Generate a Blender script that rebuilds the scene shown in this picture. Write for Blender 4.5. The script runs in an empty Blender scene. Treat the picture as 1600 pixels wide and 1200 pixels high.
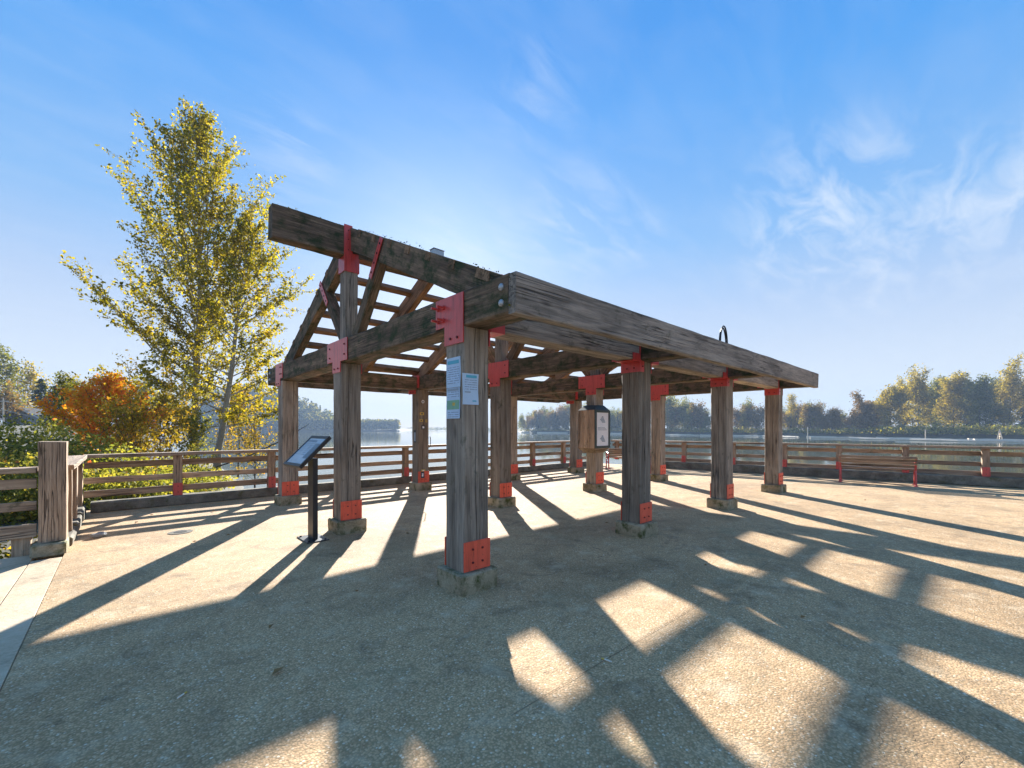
import bpy, bmesh, math, random
import numpy as np
from mathutils import Matrix, Vector, noise as mnoise

R = math.radians
C = bpy.context.scene.collection
scene = bpy.context.scene

# ------------------------------------------------------------------ camera, sky, sun, exposure
TH = 47.656                      # heading of the view axis from +x (along the pavilion)
cam_d = bpy.data.cameras.new('camera')
cam = bpy.data.objects.new('camera', cam_d); C.objects.link(cam)
cam.location = (0, 0, 1.6)
cam.rotation_euler = (R(90), 0, R(TH - 90))
cam_d.sensor_width = 36
cam_d.lens = 667.5 / 1600 * 36
cam_d.shift_y = (669.66 - 600) / 1600
cam_d.clip_start = 0.05; cam_d.clip_end = 6000
scene.camera = cam

SUN_AZ, SUN_EL = 57.0, 19.3      # direction TO the sun, degrees from +x, elevation
world = bpy.data.worlds.new('World'); scene.world = world
world.use_nodes = True
wt = world.node_tree; wt.nodes.clear()
def wn(t, **k):
    n = wt.nodes.new(t)
    for a, b in k.items(): setattr(n, a, b)
    return n
sky = wn('ShaderNodeTexSky', sky_type='NISHITA', sun_disc=False)
sky.sun_elevation = R(SUN_EL); sky.sun_rotation = R(90 - SUN_AZ)
sky.altitude = 0; sky.air_density = 1.0; sky.dust_density = 0.25; sky.ozone_density = 3.0
SKY_STRENGTH = 0.10
GRAD_GAIN = 1.68; NISHITA_SHARE = 0.022; GLOW = 1.15
bg = wn('ShaderNodeBackground'); bg.inputs[1].default_value = SKY_STRENGTH
wo = wn('ShaderNodeOutputWorld')
hs = wn('ShaderNodeHueSaturation'); hs.inputs['Saturation'].default_value = 1.1
wt.links.new(sky.outputs[0], hs.inputs['Color'])
# the deep blue, milky-horizoned autumn sky: an even gradient with height all the way round, plus the physical sky's own glow
tc0 = wn('ShaderNodeTexCoord'); sp0 = wn('ShaderNodeSeparateXYZ'); wt.links.new(tc0.outputs['Generated'], sp0.inputs[0])
gr = wn('ShaderNodeValToRGB'); wt.links.new(sp0.outputs[2], gr.inputs[0])
ge = gr.color_ramp.elements
GRAD = [(0.0, (.66, .68, .71)), (.105, (.58, .63, .71)), (.24, (.40, .515, .71)), (.375, (.20, .41, .73)), (.574, (.065, .30, .73)), (.67, (.035, .255, .70)), (1.0, (.055, .24, .63))]
while len(ge) < len(GRAD): ge.new(.5)
for i, (p, c) in enumerate(GRAD): ge[i].position = p; ge[i].color = (*c, 1)
g2 = wn('ShaderNodeVectorMath', operation='SCALE'); wt.links.new(gr.outputs[0], g2.inputs[0]); g2.inputs['Scale'].default_value = GRAD_GAIN
n2 = wn('ShaderNodeVectorMath', operation='SCALE'); wt.links.new(hs.outputs[0], n2.inputs[0]); n2.inputs['Scale'].default_value = NISHITA_SHARE
gsum = wn('ShaderNodeVectorMath', operation='ADD'); wt.links.new(g2.outputs[0], gsum.inputs[0]); wt.links.new(n2.outputs[0], gsum.inputs[1])
# bright hazy aureole round the sun
gd = wn('ShaderNodeVectorMath', operation='DOT_PRODUCT'); wt.links.new(tc0.outputs['Generated'], gd.inputs[0])
gd.inputs[1].default_value = (math.cos(R(SUN_EL)) * math.cos(R(SUN_AZ)), math.cos(R(SUN_EL)) * math.sin(R(SUN_AZ)), math.sin(R(SUN_EL)))
def wmath(op, a, b):
    n = wn('ShaderNodeMath', operation=op)
    for i, v in enumerate((a, b)):
        if isinstance(v, (int, float)): n.inputs[i].default_value = v
        else: wt.links.new(v, n.inputs[i])
    return n.outputs[0]
gp_ = wmath('MAXIMUM', gd.outputs['Value'], 0.0)
gl = wmath('ADD', wmath('MULTIPLY', wmath('POWER', gp_, 38.0), .34), wmath('MULTIPLY', wmath('POWER', gp_, 7.0), .10))
gv_ = wn('ShaderNodeVectorMath', operation='SCALE'); gv_.inputs[0].default_value = (1.0, .86, .68); wt.links.new(wmath('MULTIPLY', gl, GLOW), gv_.inputs['Scale'])
gs2 = wn('ShaderNodeVectorMath', operation='ADD'); wt.links.new(gsum.outputs[0], gs2.inputs[0]); wt.links.new(gv_.outputs[0], gs2.inputs[1])
gsum = gs2
# thin cirrus: noise on a plane high above, kept to a few areas of the sky
tc = wn('ShaderNodeTexCoord'); sp = wn('ShaderNodeSeparateXYZ'); wt.links.new(tc.outputs['Generated'], sp.inputs[0])
def wm(op, a, b=None, c=None, clamp=False):
    n = wn('ShaderNodeMath', operation=op); n.use_clamp = clamp
    for i, v in enumerate((a, b, c)):
        if v is None: continue
        if isinstance(v, (int, float)): n.inputs[i].default_value = v
        else: wt.links.new(v, n.inputs[i])
    return n.outputs[0]
zc = wm('ADD', wm('MAXIMUM', sp.outputs[2], 0.0), 0.12)
px_ = wm('DIVIDE', sp.outputs[0], zc); py_ = wm('DIVIDE', sp.outputs[1], zc)
cb = wn('ShaderNodeCombineXYZ'); wt.links.new(px_, cb.inputs[0]); wt.links.new(py_, cb.inputs[1])
mp = wn('ShaderNodeMapping'); mp.inputs['Rotation'].default_value = (0, 0, R(-62)); mp.inputs['Scale'].default_value = (1.0, 2.6, 1)
wt.links.new(cb.outputs[0], mp.inputs[0])
nz = wn('ShaderNodeTexNoise'); nz.inputs['Scale'].default_value = 3.4; nz.inputs['Detail'].default_value = 10; nz.inputs['Roughness'].default_value = 0.62
nz.inputs['Distortion'].default_value = 0.55
wt.links.new(mp.outputs[0], nz.inputs['Vector'])
def view_dir(x, y):              # direction of a point of the photograph
    a = (x - 800) / 667.5; b = -(y - 669.66) / 667.5; t = R(TH)
    return Vector((math.cos(t) + a * math.sin(t), math.sin(t) - a * math.cos(t), b)).normalized()
mask = None
for (x, y, rad, amt) in ((1290, 335, 0.18, 1.0), (1470, 335, 0.15, 0.9), (1590, 315, 0.12, 0.9), (1360, 400, .12, .8), (900, 350, 0.15, 0.6), (835, 150, 0.12, 0.35), (450, 245, 0.11, 0.5), (980, 370, 0.10, 0.45), (740, 400, .16, .5)):
    d = view_dir(x, y)
    vm = wn('ShaderNodeVectorMath', operation='DISTANCE'); wt.links.new(tc.outputs['Generated'], vm.inputs[0]); vm.inputs[1].default_value = d
    m = wm('MULTIPLY', wm('SUBTRACT', 1.0, wm('DIVIDE', vm.outputs['Value'], rad), clamp=True), amt)
    mask = m if mask is None else wm('MAXIMUM', mask, m)
cl = wm('MULTIPLY', wm('SUBTRACT', nz.outputs[0], 0.43), 4.2, clamp=True)
cl = wm('MULTIPLY', wm('MULTIPLY', cl, wm('POWER', wm('MAXIMUM', mask, 0.055), 0.8)), 0.62, clamp=True)
mix = wn('ShaderNodeMixRGB'); wt.links.new(cl, mix.inputs[0]); wt.links.new(gsum.outputs[0], mix.inputs[1])
mix.inputs[2].default_value = (1.32, 1.40, 1.50, 1)
wt.links.new(mix.outputs[0], bg.inputs[0]); wt.links.new(bg.outputs[0], wo.inputs[0])

sun_d = bpy.data.lights.new('sun', 'SUN'); sun_d.energy = 2.75; sun_d.angle = R(0.55); sun_d.color = (1.0, 0.985, 0.95)
sun = bpy.data.objects.new('sun', sun_d); C.objects.link(sun)
sdir = Vector((math.cos(R(SUN_EL)) * math.cos(R(SUN_AZ)), math.cos(R(SUN_EL)) * math.sin(R(SUN_AZ)), math.sin(R(SUN_EL))))
sun.rotation_euler = sdir.to_track_quat('Z', 'Y').to_euler()
sun.location = sdir * 60
vs = scene.view_settings
vs.view_transform = 'Standard'; vs.look = 'None'; vs.gamma = 1; vs.use_curve_mapping = False
vs.exposure = 2.8
HAZE = 0.00065

# ------------------------------------------------------------------ helpers
rng = random.Random(7)
WM = {}                                           # world matrices of empties/parts, kept by hand
def finish(o, parent=None, M=None):
    C.objects.link(o)
    M = M or Matrix.Identity(4)
    if parent is not None:
        o.parent = parent
        o.matrix_basis = WM[parent.name].inverted() @ M
    else:
        o.matrix_basis = M
    WM[o.name] = M.copy()
    return o
def thing(name, label, cat, loc=(0, 0, 0), rotz=0, group=None):
    o = bpy.data.objects.new(name, None); o.empty_display_size = 0.2
    finish(o, None, Matrix.Translation(loc) @ Matrix.Rotation(rotz, 4, 'Z'))
    o['label'] = label; o['category'] = cat
    if group: o['group'] = group
    return o
def tag(o, label, cat, group=None):
    o['label'] = label; o['category'] = cat
    if group: o['group'] = group
    return o
def struct(o, kind='structure'):
    o['kind'] = kind; return o
def mesh_obj(name, verts, faces, mats, parent=None, M=None, smooth=False, mat_idx=None):
    me = bpy.data.meshes.new(name); me.from_pydata([tuple(v) for v in verts], [], [tuple(f) for f in faces])
    for m in (mats if isinstance(mats, (list, tuple)) else [mats]): me.materials.append(m)
    if smooth: me.polygons.foreach_set('use_smooth', [True] * len(me.polygons))
    if mat_idx is not None: me.polygons.foreach_set('material_index', mat_idx)
    me.update()
    return finish(bpy.data.objects.new(name, me), parent, M)
class MB:
    def __init__(s): s.v = []; s.f = []; s.mi = []
    def add(s, v, f, mi=0, M=None):
        b = len(s.v)
        s.v += [tuple(M @ Vector(p)) for p in v] if M else [tuple(p) for p in v]
        s.f += [tuple(i + b for i in q) for q in f]; s.mi += [mi] * len(f)
        return s
    def box(s, a, b, mi=0, M=None, ch=0.0):
        (x0, y0, z0), (x1, y1, z1) = a, b
        if ch <= 0:
            v = [(x, y, z) for x in (x0, x1) for y in (y0, y1) for z in (z0, z1)]
            f = [(0, 1, 3, 2), (4, 6, 7, 5), (0, 4, 5, 1), (2, 3, 7, 6), (0, 2, 6, 4), (1, 5, 7, 3)]
            return s.add(v, f, mi, M)
        bm = bmesh.new(); bmesh.ops.create_cube(bm, size=1)
        for q in bm.verts: q.co = Vector(((x0 + x1) / 2 + q.co.x * (x1 - x0), (y0 + y1) / 2 + q.co.y * (y1 - y0), (z0 + z1) / 2 + q.co.z * (z1 - z0)))
        bmesh.ops.bevel(bm, geom=bm.edges[:], offset=ch, segments=1, affect='EDGES', profile=0.5)
        bm.verts.index_update()
        v = [q.co.copy() for q in bm.verts]; f = [[q.index for q in p.verts] for p in bm.faces]; bm.free()
        return s.add(v, f, mi, M)
    def tube(s, pts, rad, n=6, mi=0, caps=True, M=None):
        pts = [Vector(p) for p in pts]; k = len(pts); v = []; f = []
        rad = rad if isinstance(rad, (list, tuple)) else [rad] * k
        up = Vector((0.13, 0.31, 1)).normalized()
        for i, p in enumerate(pts):
            t = (pts[min(i + 1, k - 1)] - pts[max(i - 1, 0)])
            t = t.normalized() if t.length > 1e-9 else Vector((0, 0, 1))
            a = t.cross(up); a = a.normalized() if a.length > 1e-4 else t.cross(Vector((1, 0, 0))).normalized()
            b = t.cross(a)
            for j in range(n):
                q = 2 * math.pi * j / n; v.append(p + (a * math.cos(q) + b * math.sin(q)) * rad[i])
        for i in range(k - 1):
            for j in range(n):
                f.append((i * n + j, i * n + (j + 1) % n, (i + 1) * n + (j + 1) % n, (i + 1) * n + j))
        if caps: f.append(tuple(range(n))[::-1]); f.append(tuple((k - 1) * n + j for j in range(n)))
        return s.add(v, f, mi, M)
    def disc(s, c, axis, r, h, n=8, mi=0):
        a = Vector(axis).normalized(); return s.tube([Vector(c), Vector(c) + a * h], r, n, mi)
    def prism(s, poly, y0, y1, mi=0, M=None):      # polygon in x,z extruded along y
        n = len(poly); v = [(x, y0, z) for x, z in poly] + [(x, y1, z) for x, z in poly]
        f = [tuple(range(n)), tuple(range(n, 2 * n))[::-1]] + [((i + 1) % n, i, n + i, n + (i + 1) % n) for i in range(n)]
        return s.add(v, f, mi, M)
    def obj(s, name, mats, parent=None, M=None, smooth=False):
        o = mesh_obj(name, s.v, s.f, mats, parent, M, smooth, s.mi)
        bm = bmesh.new(); bm.from_mesh(o.data); bmesh.ops.recalc_face_normals(bm, faces=bm.faces[:]); bm.to_mesh(o.data); bm.free()
        return o
def frame_matrix(p0, p1, up=(0, 0, 1)):
    p0 = Vector(p0); p1 = Vector(p1); x = (p1 - p0).normalized(); up = Vector(up)
    y = up.cross(x).normalized(); z = x.cross(y)
    return Matrix(((x.x, y.x, z.x, p0.x), (x.y, y.y, z.y, p0.y), (x.z, y.z, z.z, p0.z), (0, 0, 0, 1)))
def beam_mesh(L, w, h, ch=0.012, seg=None, jit=0.004, rough_ends=0.0):
    # a sawn timber along local x with worn arrises: octagonal section, slightly uneven along its length
    seg = seg or max(2, min(16, int(L / 0.35)))
    v = []; f = []
    sec = [(-w / 2 + ch, -h / 2), (w / 2 - ch, -h / 2), (w / 2, -h / 2 + ch), (w / 2, h / 2 - ch), (w / 2 - ch, h / 2), (-w / 2 + ch, h / 2), (-w / 2, h / 2 - ch), (-w / 2, -h / 2 + ch)]
    for i in range(seg + 1):
        x = L * i / seg
        for (a, b) in sec:
            v.append((x + (rng.uniform(-1, 1) * rough_ends if i in (0, seg) else 0), a + rng.uniform(-jit, jit), b + rng.uniform(-jit, jit)))
    for i in range(seg):
        for j in range(8):
            f.append((i * 8 + j, i * 8 + (j + 1) % 8, (i + 1) * 8 + (j + 1) % 8, (i + 1) * 8 + j))
    f.append(tuple(range(8))[::-1]); f.append(tuple(seg * 8 + j for j in range(8)))
    return v, f
def timber(name, p0, p1, w, h, mat, parent=None, up=(0, 0, 1), **k):
    L = (Vector(p1) - Vector(p0)).length
    v, f = beam_mesh(L, w, h, **k)
    return mesh_obj(name, v, f, mat, parent, frame_matrix(p0, p1, up))

# ------------------------------------------------------------------ materials
def mat(name):
    m = bpy.data.materials.new(name); m.use_nodes = True; t = m.node_tree; t.nodes.clear()
    return m, t
class NT:
    def __init__(s, t): s.t = t
    def n(s, ty, **k):
        q = s.t.nodes.new(ty)
        for a, b in k.items(): setattr(q, a, b)
        return q
    def l(s, a, b): s.t.links.new(a, b)
    def math(s, op, a, b=None, clamp=False):
        q = s.n('ShaderNodeMath', operation=op); q.use_clamp = clamp
        for i, v in enumerate((a, b)):
            if v is None: continue
            if isinstance(v, (int, float)): q.inputs[i].default_value = v
            else: s.l(v, q.inputs[i])
        return q.outputs[0]
    def ramp(s, fac, stops):
        q = s.n('ShaderNodeValToRGB'); e = q.color_ramp.elements
        while len(e) < len(stops): e.new(0.5)
        for i, (p, c) in enumerate(stops): e[i].position = p; e[i].color = (*c, 1) if len(c) == 3 else c
        s.l(fac, q.inputs[0]); return q.outputs[0]
    def mix(s, f, a, b, mode='MIX'):
        q = s.n('ShaderNodeMixRGB', blend_type=mode)
        for i, v in zip((0, 1, 2), (f, a, b)):
            if isinstance(v, (int, float)): q.inputs[i].default_value = v
            elif isinstance(v, tuple): q.inputs[i].default_value = (*v, 1) if len(v) == 3 else v
            else: s.l(v, q.inputs[i])
        return q.outputs[0]
    def noise(s, vec, scale, detail=4, rough=0.55, dist=0):
        q = s.n('ShaderNodeTexNoise'); q.inputs['Scale'].default_value = scale; q.inputs['Detail'].default_value = detail
        q.inputs['Roughness'].default_value = rough; q.inputs['Distortion'].default_value = dist
        if vec is not None: s.l(vec, q.inputs['Vector'])
        return q.outputs[0]
    def vor(s, vec, scale, feature='F1', out='Distance', rand=1.0):
        q = s.n('ShaderNodeTexVoronoi', feature=feature); q.inputs['Scale'].default_value = scale; q.inputs['Randomness'].default_value = rand
        if vec is not None: s.l(vec, q.inputs['Vector'])
        return q.outputs[out]
    def mapping(s, vec, scale=(1, 1, 1), loc=(0, 0, 0), rot=(0, 0, 0)):
        q = s.n('ShaderNodeMapping'); q.inputs['Scale'].default_value = scale; q.inputs['Location'].default_value = loc; q.inputs['Rotation'].default_value = rot
        s.l(vec, q.inputs[0]); return q.outputs[0]
    def bump(s, h, strength, dist, normal=None):
        q = s.n('ShaderNodeBump'); q.inputs['Strength'].default_value = strength; q.inputs['Distance'].default_value = dist
        s.l(h, q.inputs['Height'])
        if normal is not None: s.l(normal, q.inputs['Normal'])
        return q.outputs[0]
    def out(s, color, rough=0.8, normal=None, spec=0.3, metal=0.0):
        p = s.n('ShaderNodeBsdfPrincipled'); o = s.n('ShaderNodeOutputMaterial')
        for key, v in (('Base Color', color), ('Roughness', rough), ('Metallic', metal), ('Specular IOR Level', spec)):
            if isinstance(v, (int, float)): p.inputs[key].default_value = v
            elif isinstance(v, tuple): p.inputs[key].default_value = (*v, 1)
            else: s.l(v, p.inputs[key])
        if normal is not None: s.l(normal, p.inputs['Normal'])
        s.l(p.outputs[0], o.inputs[0]); return p
def objvec(N, amount=37.0):                        # object coordinates shifted by a random amount per object
    t = N.n('ShaderNodeTexCoord'); i = N.n('ShaderNodeObjectInfo')
    v = N.n('ShaderNodeVectorMath', operation='ADD'); m = N.n('ShaderNodeMath', operation='MULTIPLY'); m.inputs[1].default_value = amount
    N.l(i.outputs['Random'], m.inputs[0]); N.l(t.outputs['Object'], v.inputs[0]); N.l(m.outputs[0], v.inputs[1])
    return v.outputs[0], i.outputs['Random'], t.outputs['Object']
def wood(name, dark, mid, light, moss=0.0, moss_col=(0.035, 0.045, 0.018), black=0.25, lich=0.0, rough=0.85, tint=0.24):
    m, t = mat(name); N = NT(t)
    v, rnd, raw = objvec(N)
    g1 = N.noise(N.mapping(v, (0.8, 9, 9)), 1.0, 5, 0.6, 0.6)
    g2 = N.noise(N.mapping(v, (2.2, 46, 46)), 1.0, 4, 0.65, 0.3)
    g3 = N.noise(N.mapping(v, (0.35, 17, 17)), 1.0, 3, 0.5, 0.8)
    col = N.ramp(N.math('ADD', N.math('MULTIPLY', g1, 0.55), N.math('MULTIPLY', g2, 0.45)), [(0.30, dark), (0.5, mid), (0.70, light)])
    # drying cracks along the grain
    cr = N.math('SUBTRACT', 1.0, N.math('MULTIPLY', N.math('ABSOLUTE', N.math('SUBTRACT', g3, 0.5)), 38.0), True)
    crm = N.math('MULTIPLY', cr, N.math('MULTIPLY', N.math('SUBTRACT', N.noise(v, 1.3, 2), 0.42), 6.0, True))
    col = N.mix(N.math('MULTIPLY', crm, 0.85), col, (0.012, 0.010, 0.008))
    # knots
    kd = N.vor(N.mapping(v, (1.3, 4.2, 4.2)), 1.0)
    kn = N.math('SUBTRACT', 1.0, N.math('DIVIDE', kd, 0.14), True)
    col = N.mix(N.math('MULTIPLY', kn, 0.8), col, (0.02, 0.014, 0.010))
    # weather stains
    st = N.noise(N.mapping(v, (0.9, 2.2, 2.2)), 1.3, 6, 0.62, 0.4)
    col = N.mix(N.math('MULTIPLY', N.math('SUBTRACT', st, 0.5), 4.0 * black, True), col, (0.018, 0.018, 0.018))
    if moss > 0:
        ms = N.noise(N.mapping(v, (1.0, 1.6, 1.6)), 4.2, 8, 0.7)
        col = N.mix(N.math('MULTIPLY', N.math('SUBTRACT', ms, 0.62 - 0.2 * moss), 5.5, True), col, moss_col)
    if lich > 0:
        ls = N.noise(v, 22, 6, 0.75)
        pa = N.noise(v, 2.0, 3)
        col = N.mix(N.math('MULTIPLY', N.math('MULTIPLY', N.math('SUBTRACT', ls, 0.60), 9, True), N.math('MULTIPLY', N.math('SUBTRACT', pa, 0.48), 5 * lich, True)), col, (0.26, 0.27, 0.22))
    b = N.math('ADD', N.math('MULTIPLY', rnd, 2 * tint), 1 - tint)
    hv = N.n('ShaderNodeHueSaturation'); N.l(col, hv.inputs['Color']); N.l(b, hv.inputs['Value']); col = hv.outputs[0]
    hgt = N.math('SUBTRACT', N.math('ADD', N.math('MULTIPLY', g2, 0.5), N.math('MULTIPLY', g1, 0.5)), N.math('MULTIPLY', crm, 1.2))
    N.out(col, rough, N.bump(hgt, 0.75, 0.012), 0.25)
    return m
W_POST = wood('weathered_post_wood', (0.100, 0.078, 0.058), (0.275, 0.222, 0.168), (0.45, 0.380, 0.300), 0.22, black=0.28, lich=0.25)
W_TIE = wood('dark_mossy_beam_wood', (0.055, 0.038, 0.025), (0.148, 0.100, 0.064), (0.334, 0.224, 0.138), 0.85, black=0.36, lich=0.5)
W_EAVE = wood('silver_grey_beam_wood', (0.112, 0.095, 0.076), (0.338, 0.279, 0.221), (0.596, 0.490, 0.378), 0.2, black=0.40, lich=0.3)
W_ROOF = wood('brown_rafter_wood', (0.095, 0.055, 0.029), (0.249, 0.148, 0.082), (0.439, 0.274, 0.154), 0.45, black=0.25)
W_RAIL = wood('grey_rail_wood', (0.134, 0.088, 0.055), (0.370, 0.252, 0.162), (0.650, 0.461, 0.305), 0.22, black=0.2, lich=0.25)
W_SLAT = wood('bench_slat_wood', (0.150, 0.091, 0.055), (0.300, 0.203, 0.130), (0.480, 0.350, 0.234), 0.05, black=0.1)

def paint(name, col, rough=0.45, wear=0.2, wearcol=(0.10, 0.03, 0.02), metal=0.0, spec=0.4):
    m, t = mat(name); N = NT(t); v, rnd, raw = objvec(N)
    a = N.noise(v, 5, 6, 0.65); b = N.noise(N.mapping(v, (14, 14, 1.6)), 1.0, 4, 0.6)
    c = N.mix(N.math('MULTIPLY', N.math('SUBTRACT', b, 0.5), 1.6, True), col, tuple(min(1, x * 1.25 + 0.02) for x in col))
    c = N.mix(N.math('MULTIPLY', N.math('SUBTRACT', a, 0.62 - 0.1 * wear), 6 * wear, True), c, wearcol)
    if wear > .4:
        d = N.noise(N.mapping(v, (22, 22, 2.2)), 1.0, 5, 0.65); e = N.noise(v, 34, 4, .7)
        c = N.mix(N.math('MULTIPLY', N.math('SUBTRACT', d, 0.5), 4.0, True), c, tuple(x * .55 for x in col))
        c = N.mix(N.math('MULTIPLY', N.math('SUBTRACT', e, 0.66), 14, True), c, (0.09, 0.035, 0.022))
    N.out(c, rough, N.bump(a, 0.15, 0.004), spec, metal); return m
M_RED = paint('red_painted_steel', (0.58, 0.062, 0.052), 0.34, 0.55, (0.30, 0.06, 0.045), spec=0.6)
M_REDDK = paint('shaded_red_bolt', (0.13, 0.018, 0.014), 0.6, 0.1)  # bolt heads: the plates' red with shadow put into the colour
M_REDBASE = paint('orange_red_painted_steel', (0.80, 0.112, 0.055), 0.5, 0.55, (0.36, 0.075, 0.045))
M_BLACK = paint('black_painted_steel', (0.022, 0.021, 0.021), 0.38, 0.2, (0.07, 0.06, 0.055))
M_GALV = paint('galvanised_steel', (0.42, 0.43, 0.43), 0.45, 0.3, (0.2, 0.2, 0.19), 0.6)
M_GREEN = paint('dark_green_frame_paint', (0.030, 0.050, 0.045), 0.45, 0.2, (0.08, 0.08, 0.07))
M_CABLE = paint('black_cable_rubber', (0.015, 0.015, 0.017), 0.5, 0.0)

def concrete(name, a, b, moss=0.0, scale=1.0, gap=False):
    m, t = mat(name); N = NT(t); v, rnd, raw = objvec(N, 11)
    n1 = N.noise(v, 3.2 * scale, 8, 0.65); n2 = N.noise(v, 60 * scale, 4, 0.7)
    col = N.ramp(N.math('ADD', N.math('MULTIPLY', n1, 0.65), N.math('MULTIPLY', n2, 0.35)), [(0.32, tuple(x * 0.45 for x in a)), (0.48, a), (0.68, b)])
    if moss > 0:
        ms = N.noise(v, 6, 7, 0.7)
        col = N.mix(N.math('MULTIPLY', N.math('SUBTRACT', ms, 0.62 - 0.16 * moss), 6, True), col, (0.075, 0.080, 0.022))
    N.out(col, 0.9, N.bump(N.math('ADD', n1, N.math('MULTIPLY', n2, 0.5)), 0.6, 0.015), 0.2); return m
M_FOOT = concrete('mossy_footing_concrete', (0.31, 0.25, 0.155), (0.52, 0.44, 0.30), 0.95)
M_CURB = concrete('old_curb_concrete', (0.16, 0.14, 0.105), (0.32, 0.285, 0.22), 0.5)
M_WALK = concrete('smooth_walk_concrete', (0.56, 0.42, 0.27), (0.70, 0.55, 0.38), 0.0, 0.5)

def aggregate():
    m, t = mat('exposed_aggregate_concrete'); N = NT(t)
    tcn = N.n('ShaderNodeTexCoord'); v = tcn.outputs['Object']
    w = N.n('ShaderNodeVectorMath', operation='ADD'); N.l(v, w.inputs[0])
    wq = N.n('ShaderNodeTexNoise'); wq.inputs['Scale'].default_value = 30; N.l(v, wq.inputs['Vector'])
    wv = N.n('ShaderNodeVectorMath', operation='SCALE'); N.l(wq.outputs['Color'], wv.inputs[0]); wv.inputs['Scale'].default_value = 0.012
    N.l(wv.outputs[0], w.inputs[1]); v2 = w.outputs[0]
    vc = N.vor(v2, 74, 'F1', 'Color'); vd = N.vor(v2, 74)
    sepc = N.n('ShaderNodeSeparateColor'); N.l(vc, sepc.inputs[0])
    peb = N.ramp(sepc.outputs[0], [(0.0, (0.38, 0.225, 0.105)), (0.25, (0.58, 0.355, 0.175)), (0.6, (0.66, 0.415, 0.215)), (0.9, (0.71, 0.465, 0.255)), (0.965, (0.78, 0.60, 0.39)), (1.0, (0.84, 0.70, 0.50))])
    mort = N.math('MULTIPLY', N.math('SUBTRACT', vd, 0.42), 4.0, True)
    col = N.mix(mort, peb, (0.40, 0.265, 0.13))
    # worn, stained and dusty areas
    s1 = N.noise(v, 0.55, 7, 0.6, 0.6); s2 = N.noise(v, 3.1, 8, 0.68); s3 = N.noise(v, 9.0, 7, 0.72); s4 = N.noise(v, 2.0, 8, 0.7, 1.2)
    col = N.mix(N.math('MULTIPLY', N.math('SUBTRACT', s1, 0.46), 5.0, True), col, N.mix(0.42, col, (0.12, 0.075, 0.036)))
    col = N.mix(N.math('MULTIPLY', N.math('SUBTRACT', s4, 0.52), 7.0, True), col, N.mix(0.5, col, (0.16, 0.11, 0.062)))
    col = N.mix(N.math('MULTIPLY', N.math('SUBTRACT', s2, 0.54), 6.0, True), col, N.mix(0.5, col, (0.72, 0.56, 0.36)))
    col = N.mix(N.math('MULTIPLY', N.math('SUBTRACT', s3, 0.585), 8.0, True), col, N.mix(0.6, col, (0.06, 0.042, 0.024)))
    gm = N.noise(v, 1.2, 6, 0.65); col = N.mix(N.math('MULTIPLY', N.math('SUBTRACT', gm, 0.56), 5.0, True), col, N.mix(0.35, col, (0.34, 0.33, 0.19)))
    # hairline cracks
    ck = N.vor(N.mapping(w.outputs[0], (0.30, 0.42, 1), rot=(0, 0, 0.3)), 1.0, 'DISTANCE_TO_EDGE')
    ckn = N.n('ShaderNodeTexNoise'); ckn.inputs['Scale'].default_value = 2.2; ckn.inputs['Detail'].default_value = 8; N.l(v, ckn.inputs['Vector'])
    sc_ = N.n('ShaderNodeVectorMath', operation='SCALE'); N.l(ckn.outputs['Color'], sc_.inputs[0]); sc_.inputs['Scale'].default_value = 0.7
    ad = N.n('ShaderNodeVectorMath', operation='ADD'); N.l(v, ad.inputs[0]); N.l(sc_.outputs[0], ad.inputs[1])
    ck = N.vor(N.mapping(ad.outputs[0], (0.22, 0.30, 1)), 1.0, 'DISTANCE_TO_EDGE')
    ckm = N.math('MULTIPLY', N.math('SUBTRACT', 1.0, N.math('DIVIDE', ck, 0.0022), True), N.math('MULTIPLY', N.math('SUBTRACT', N.noise(v, 0.5, 2), 0.5), 8, True))
    col = N.mix(N.math('MULTIPLY', ckm, 0.75), col, (0.02, 0.018, 0.015))
    h = N.math('SUBTRACT', N.math('SUBTRACT', 1.0, N.math('MULTIPLY', vd, 1.0)), N.math('MULTIPLY', ckm, 1.5))
    nb = N.bump(N.noise(v, 2.0, 6, 0.6), 0.25, 0.05)
    N.out(col, 0.88, N.bump(h, 0.35, 0.006, nb), 0.25)
    return m
M_DECK = aggregate()

def simple(name, col, rough=0.8, var=0.25, scale=8, spec=0.3):
    m, t = mat(name); N = NT(t); v, rnd, raw = objvec(N)
    n = N.noise(v, scale, 6, 0.65)
    N.out(N.mix(n, tuple(c * (1 - var) for c in col), tuple(min(1, c * (1 + var)) for c in col)), rough, N.bump(n, 0.3, 0.01), spec); return m
M_JOINT = simple('dark_joint_filler', (0.22, 0.155, 0.085), 0.9)
M_DARK = simple('hole_shade', (0.008, 0.008, 0.008), 0.9)  # near black: the shade inside holes, put into the colour
M_BARK = simple('grey_bark', (0.30, 0.265, 0.21), 0.9, 0.55, 9)
M_BARKD = simple('dark_bark', (0.055, 0.045, 0.036), 0.9, 0.4, 7)
M_LOG = simple('bleached_log', (0.62, 0.51, 0.38), 0.85, 0.3, 3)
M_SOIL = simple('bank_soil', (0.085, 0.075, 0.045), 0.95, 0.4, 1.5)
M_STONE = simple('grey_stone', (0.30, 0.29, 0.27), 0.8, 0.4, 14)
M_WHITE = simple('white_paper', (0.78, 0.80, 0.82), 0.6, 0.05, 20)
M_SHEET = simple('pale_blue_paper', (0.48, 0.62, 0.76), 0.5, 0.08, 12)
M_CYAN = simple('cyan_print', (0.10, 0.42, 0.55), 0.5, 0.1, 20)
M_GREYPRINT = simple('grey_print', (0.30, 0.36, 0.42), 0.6, 0.1, 30)
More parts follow.
